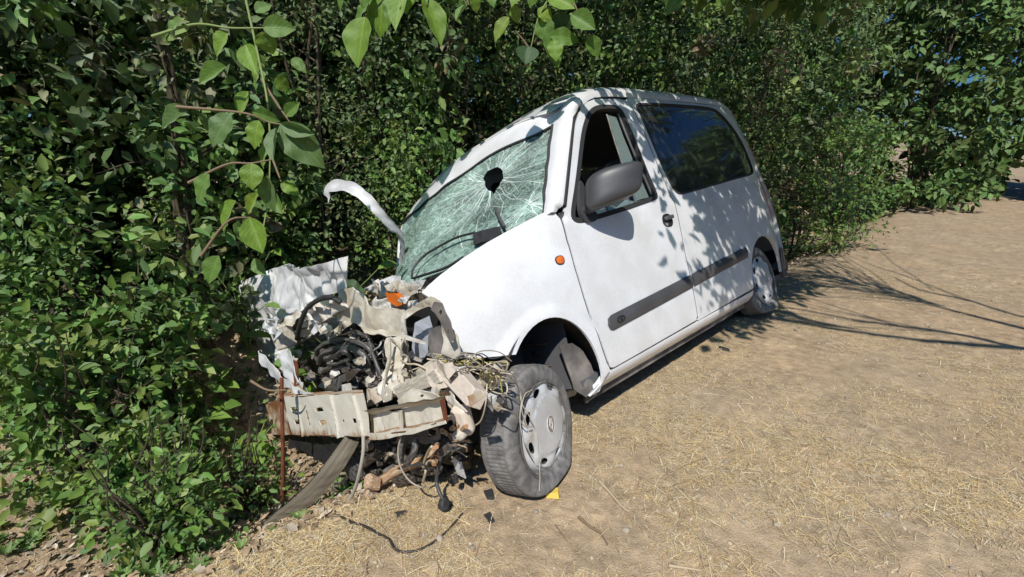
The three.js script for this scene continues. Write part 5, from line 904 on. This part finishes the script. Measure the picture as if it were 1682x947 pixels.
// the tall tree in the hedge whose crown keeps the upper hedge in shade
{
  const at = ditchPoint(1.2, -2.9), o = thing('spreading_tree', 'tall spreading tree in the hedge whose crown shades the hedge', 'tree', at), c = new Cloud(), wood = [];
  wood.push(limb(wander(V3(0, -0.2, 0), V3(0.2, 3.6, 0.4), 5, 0.06), 0.13, 0.08, 10));
  for (let k = 0; k < 620; k++) {
    const s = R(-3.8, 8), P = ditchPoint(s, R(-2.6, -1.2)).add(V3(0, R(0.9, 3.2), 0)); if (s < 0.4 && P.y < 1.75 + 0.5 * nz(s * 2, 3) ) continue; if (s >= 0.4 && s < 1.2 && P.y < 1.3) continue;
    const y = R(3.4, 5.0); if (nz(P.x * 1.6, P.y * 1.6, P.z * 1.6) > 0.28) continue;
    const Q = P.clone().addScaledVector(SUN, (y - P.y) / SUN.y); if (shadesLit(Q)) continue;
    clump(c, Q.sub(at), 0.26, 11, 0.13, [0.10, 0.18, 0.04]);
  }
  for (let k = 0; k < 16; k++) wood.push(limb(wander(V3(0.2, R(2.9, 3.6), 0.4), ditchPoint(R(-3.5, 7), R(-1.2, 0.2)).add(V3(0, R(3.9, 4.8), 0)).sub(at), 4, 0.12), 0.035, 0.01, 6));
  part('trunk', mergeGeometries(wood), bark, o);
  part('crown', c.build(), leafCloud, o);
}
// ---------------------------------------------------------------- small things on the ground
const onSoil = (px_, py_, lift = 0) => { const p = onGround(px_, py_); p.y = groundY(p.x, p.z) + lift; return p; };
const along2 = (list, lift) => list.map(([a, b]) => onSoil(a, b, lift));
single('ground_cable', tube(along2([[556, 848], [575, 858], [600, 866], [622, 878], [640, 888], [648, 902], [662, 908], [690, 904], [718, 888], [738, 870], [752, 854], [760, 844]], 0.006), (t) => lerp(0.0065, 0.0035, t), 90, 6), wire(0.035, 0.03, 0.028), 'thin black cable trailing over the dry ground below the rope', 'cable');
{ // rusty rod leaning against the bumper beam's end
  const a = onSoil(461, 832, -0.05), b = onX(463, 646, -0.66).applyMatrix4(VAN);
  single('rusty_rod', tube([a, a.clone().lerp(b, 0.5).add(V3(0.006, 0, 0)), b, b.clone().add(b.clone().sub(a).multiplyScalar(0.12))], 0.010, 24, 8), M.rust, 'upright rusty brown rod in front of the bumper beam end', 'rod');
}
{ // yellow plastic shard by the tyre
  const p = onSoil(906, 812, 0.012), g = jitter(new RoundedBoxGeometry(0.062, 0.020, 0.045, 3, 0.005), 0.010, 22).translate(p.x, p.y, p.z);
  single('yellow_shard', g, std({ color: rgb(0.72, 0.52, 0.10), roughness: 0.6 }), 'bright yellow plastic shard beside the flat tyre', 'shard');
}
[[660, 846, 0.045, 'black rubber scrap beside the trailing cable'], [806, 851, 0.042, 'flat black plastic scrap below the flat tyre'], [806, 813, 0.05, 'black rubber scrap against the foot of the tyre'], [1190, 574, 0.07, 'dark clod in the shade under the van sill'], [742, 832, 0.02, 'tiny black scrap beside the cable plug']].forEach(([X, Y, s, label]) => {
  const p = onSoil(X, Y, s * 0.12); single('black_scrap', jitter(new RoundedBoxGeometry(s, s * 0.3, s * 0.7, 3, s * 0.08).rotateY(R(0, 3)), s * 0.25, 0.9 / s).translate(p.x, p.y, p.z), M.rubber, label, 'scrap');
});
// twigs
[[[[950, 850], [966, 864], [985, 876], [998, 896]], 0.006, 'crooked brown twig lying on the dry straw'], [[[985, 792], [1003, 812], [1020, 832], [1032, 842]], 0.007, 'pale straight twig lying on the dry straw'], [[[912, 862], [925, 880], [932, 890]], 0.003, 'short dark twig on bare earth below the tyre'], [[[1120, 768], [1140, 758], [1160, 752]], 0.003, 'thin green twig on straw out on the track'], [[[1098, 930], [1125, 934], [1150, 938]], 0.006, 'pale thick twig at the near edge of the track'], [[[418, 870], [470, 848], [520, 834]], 0.009, 'grey stick beside the hanging undertray'], [[[604, 944], [602, 932], [605, 922]], 0.003, 'short upright dark twig on bare earth'], [[[690, 940], [730, 930], [770, 938]], 0.003, 'thin brown twig on bare earth'], [[[420, 905], [500, 870], [548, 850]], 0.008, 'long grey root along the edge of the leaf litter'], [[[412, 625], [440, 640], [470, 640]], 0.007, 'bent bare twig against the crumpled wing']].forEach(([l, r, label], i) => {
  const pts = i === 9 ? l.map(([a, b]) => atDepth(a, b, 2.3)) : along2(l, r * 0.8);
  single('twig', tube(pts, (t) => r * lerp(1, 0.5, t), 24, 6), i % 3 === 1 ? std({ color: rgb(0.45, 0.36, 0.24), roughness: 0.9 }) : twigMat, label, 'twig');
});
// loose dry brush on the left of the wreck
{
  const g = []; const base = onSoil(392, 700, 0);
  for (let k = 0; k < 26; k++) { const a = base.clone().add(V3(R(-0.6, 0.25), R(-0.02, 0.15), R(-0.6, 0.2))); g.push(limb(wander(a, a.clone().add(V3(R(-0.35, 0.35), R(0.02, 0.35), R(-0.25, 0.25))), 4, 0.03), R(0.003, 0.008), 0.0015, 5)); }
  const m = single('dry_brush', mergeGeometries(g), std({ color: rgb(0.33, 0.26, 0.18), roughness: 0.95 }), 'tangle of dry brushwood on the bank beside the crumpled wing', 'brushwood'); m.userData.kind = 'stuff';
}
// straw, litter and crumbs of earth: nobody could count them
function scatter(name, label, category, geometry, material, n, place, tint) {
  const m = new THREE.InstancedMesh(geometry, material, n), q = new THREE.Matrix4(), c = new THREE.Color(); let i = 0, tries = 0;
  while (i < n && tries++ < n * 30) { const t = place(); if (!t) continue; q.compose(t[0], t[1], t[2]); m.setMatrixAt(i, q); const k = tint(); c.setRGB(...k); m.setColorAt(i, c); i++; }
  m.count = i; m.instanceMatrix.needsUpdate = true; return stuff(m, name, label, category);
}
const spotIn = (near = 0.25) => {                                    // a random place on the ground, more of them near the camera
  const z = -(1.0 + 4.6 * Math.pow(rnd(), 1.25)), x = R(-1, 1) * (0.35 + 1.12 * -z); return [x, z];
};
const flatTurn = (tilt) => new THREE.Quaternion().setFromEuler(new THREE.Euler(gauss() * tilt, R(0, 6.28), gauss() * tilt, 'YXZ'));
const blade = patch((u, v) => V3(u - 0.5, 0.10 * Math.sin(Math.PI * u) + 0.02, (v - 0.5) * 0.035 * (1 - 0.7 * u) + 0.12 * u * u), 5, 1);
scatter('dry_straw', 'dry yellow straw strewn over the earth track', 'straw', blade, std({ roughness: 0.8, side: THREE.DoubleSide }), 120000, () => {
  const [x, z] = spotIn(), b = bareness(x, z), a = across(x, z); if (rnd() < b * 0.93 + 0.02 || (a < -0.2 && rnd() < 0.8)) return null;
  const l = rnd() < 0.04 ? R(0.06, 0.12) : R(0.012, 0.055); return [V3(x, groundY(x, z) + R(0.0, 0.006), z), flatTurn(0.22), V3(l, l * R(0.3, 0.8), lerp(l, 0.045, 0.65) * R(0.6, 1.1))];
}, () => { const k = R(0.6, 1.15); return rnd() < 0.18 ? [0.26 * k, 0.165 * k, 0.085 * k] : (rnd() < 0.35 ? [0.88 * k, 0.78 * k, 0.54 * k] : [0.76 * k, 0.57 * k, 0.27 * k]); });
const crumb = jitter(new THREE.IcosahedronGeometry(0.5, 1), 0.18, 2.2);
scatter('earth_crumbs', 'small crumbs of dry earth and grit on the track', 'grit', crumb, std({ roughness: 1 }), 9000, () => { const [x, z] = spotIn(), s = 0.003 + 0.013 * Math.pow(rnd(), 4); return [V3(x, groundY(x, z) + s * 0.15, z), flatTurn(3), V3(s, s * 0.6, s * R(0.7, 1.2))]; }, () => { const k = R(0.7, 1.25); return [0.46 * k, 0.38 * k, 0.27 * k]; });
const dead = patch((u, v) => V3(u - 0.5, 0.25 * (v - 0.5) ** 2 + 0.12 * Math.sin(u * 5), (v - 0.5) * 0.55 * Math.sin(Math.PI * clamp(0.05 + 0.92 * u))), 5, 4);
scatter('leaf_litter', 'brown dead leaves and chips lying in the ditch beside the wreck', 'litter', dead, std({ roughness: 0.9, side: THREE.DoubleSide }), 22000, () => {
  const s = R(-4.2, 8), a = R(-1.9, 0.22) + 0.2 * gauss(), p = VAN_AT.clone().addScaledVector(HX, s).addScaledVector(HZ, a); if (rnd() < smooth(-0.15, 0.42, a)) return null; const l = 0.012 + 0.05 * Math.pow(rnd(), 1.6);
  return [V3(p.x, groundY(p.x, p.z) + R(0.002, 0.02), p.z), flatTurn(0.5), V3(l, l, l)];
}, () => { const k = R(0.5, 1.3); return rnd() < 0.3 ? [0.50 * k, 0.42 * k, 0.32 * k] : [0.33 * k, 0.235 * k, 0.145 * k]; });

scatter('pebbles', 'small grey and tan pebbles pressed into the track', 'pebbles', crumb, std({ roughness: 0.9 }), 320, () => { const [x, z] = spotIn(), s = 0.010 + 0.022 * Math.pow(rnd(), 3); return [V3(x, groundY(x, z) + s * 0.12, z), flatTurn(0.5), V3(s * R(0.8, 1.3), s * 0.55, s)]; }, () => { const k = R(0.7, 1.2); return [0.33 * k, 0.28 * k, 0.215 * k]; });
const sprout = new Cloud(); for (let i = 0; i < 7; i++) { const a = i * 0.9; sprout.leaf(V3(0, 0, 0), V3(Math.cos(a) * 0.7, 0.7, Math.sin(a) * 0.7).normalize(), V3(0, 1, 0.1), 1, 0.3, [1, 1, 1]); }
scatter('ground_cover', 'low green sprouts between the dead leaves of the bank', 'ground cover', sprout.build(), phy({ roughness: 0.6, transmission: 0.3, thickness: 0, side: THREE.DoubleSide }), 2600, () => { const s = R(-4.4, 8), a = R(-2.2, 0.05), p = VAN_AT.clone().addScaledVector(HX, s).addScaledVector(HZ, a); if (fbm(p.x * 1.7, p.z * 1.7, 6) < 0.02 || rnd() < smooth(-0.5, 0.05, a)) return null; const l = R(0.02, 0.07); return [V3(p.x, groundY(p.x, p.z), p.z), flatTurn(0.3), V3(l, l * R(0.6, 1.4), l)]; }, () => { const k = R(0.7, 1.3); return [0.15 * k, 0.26 * k, 0.05 * k]; });
scene.updateMatrixWorld(true);
renderer.render(scene, camera);
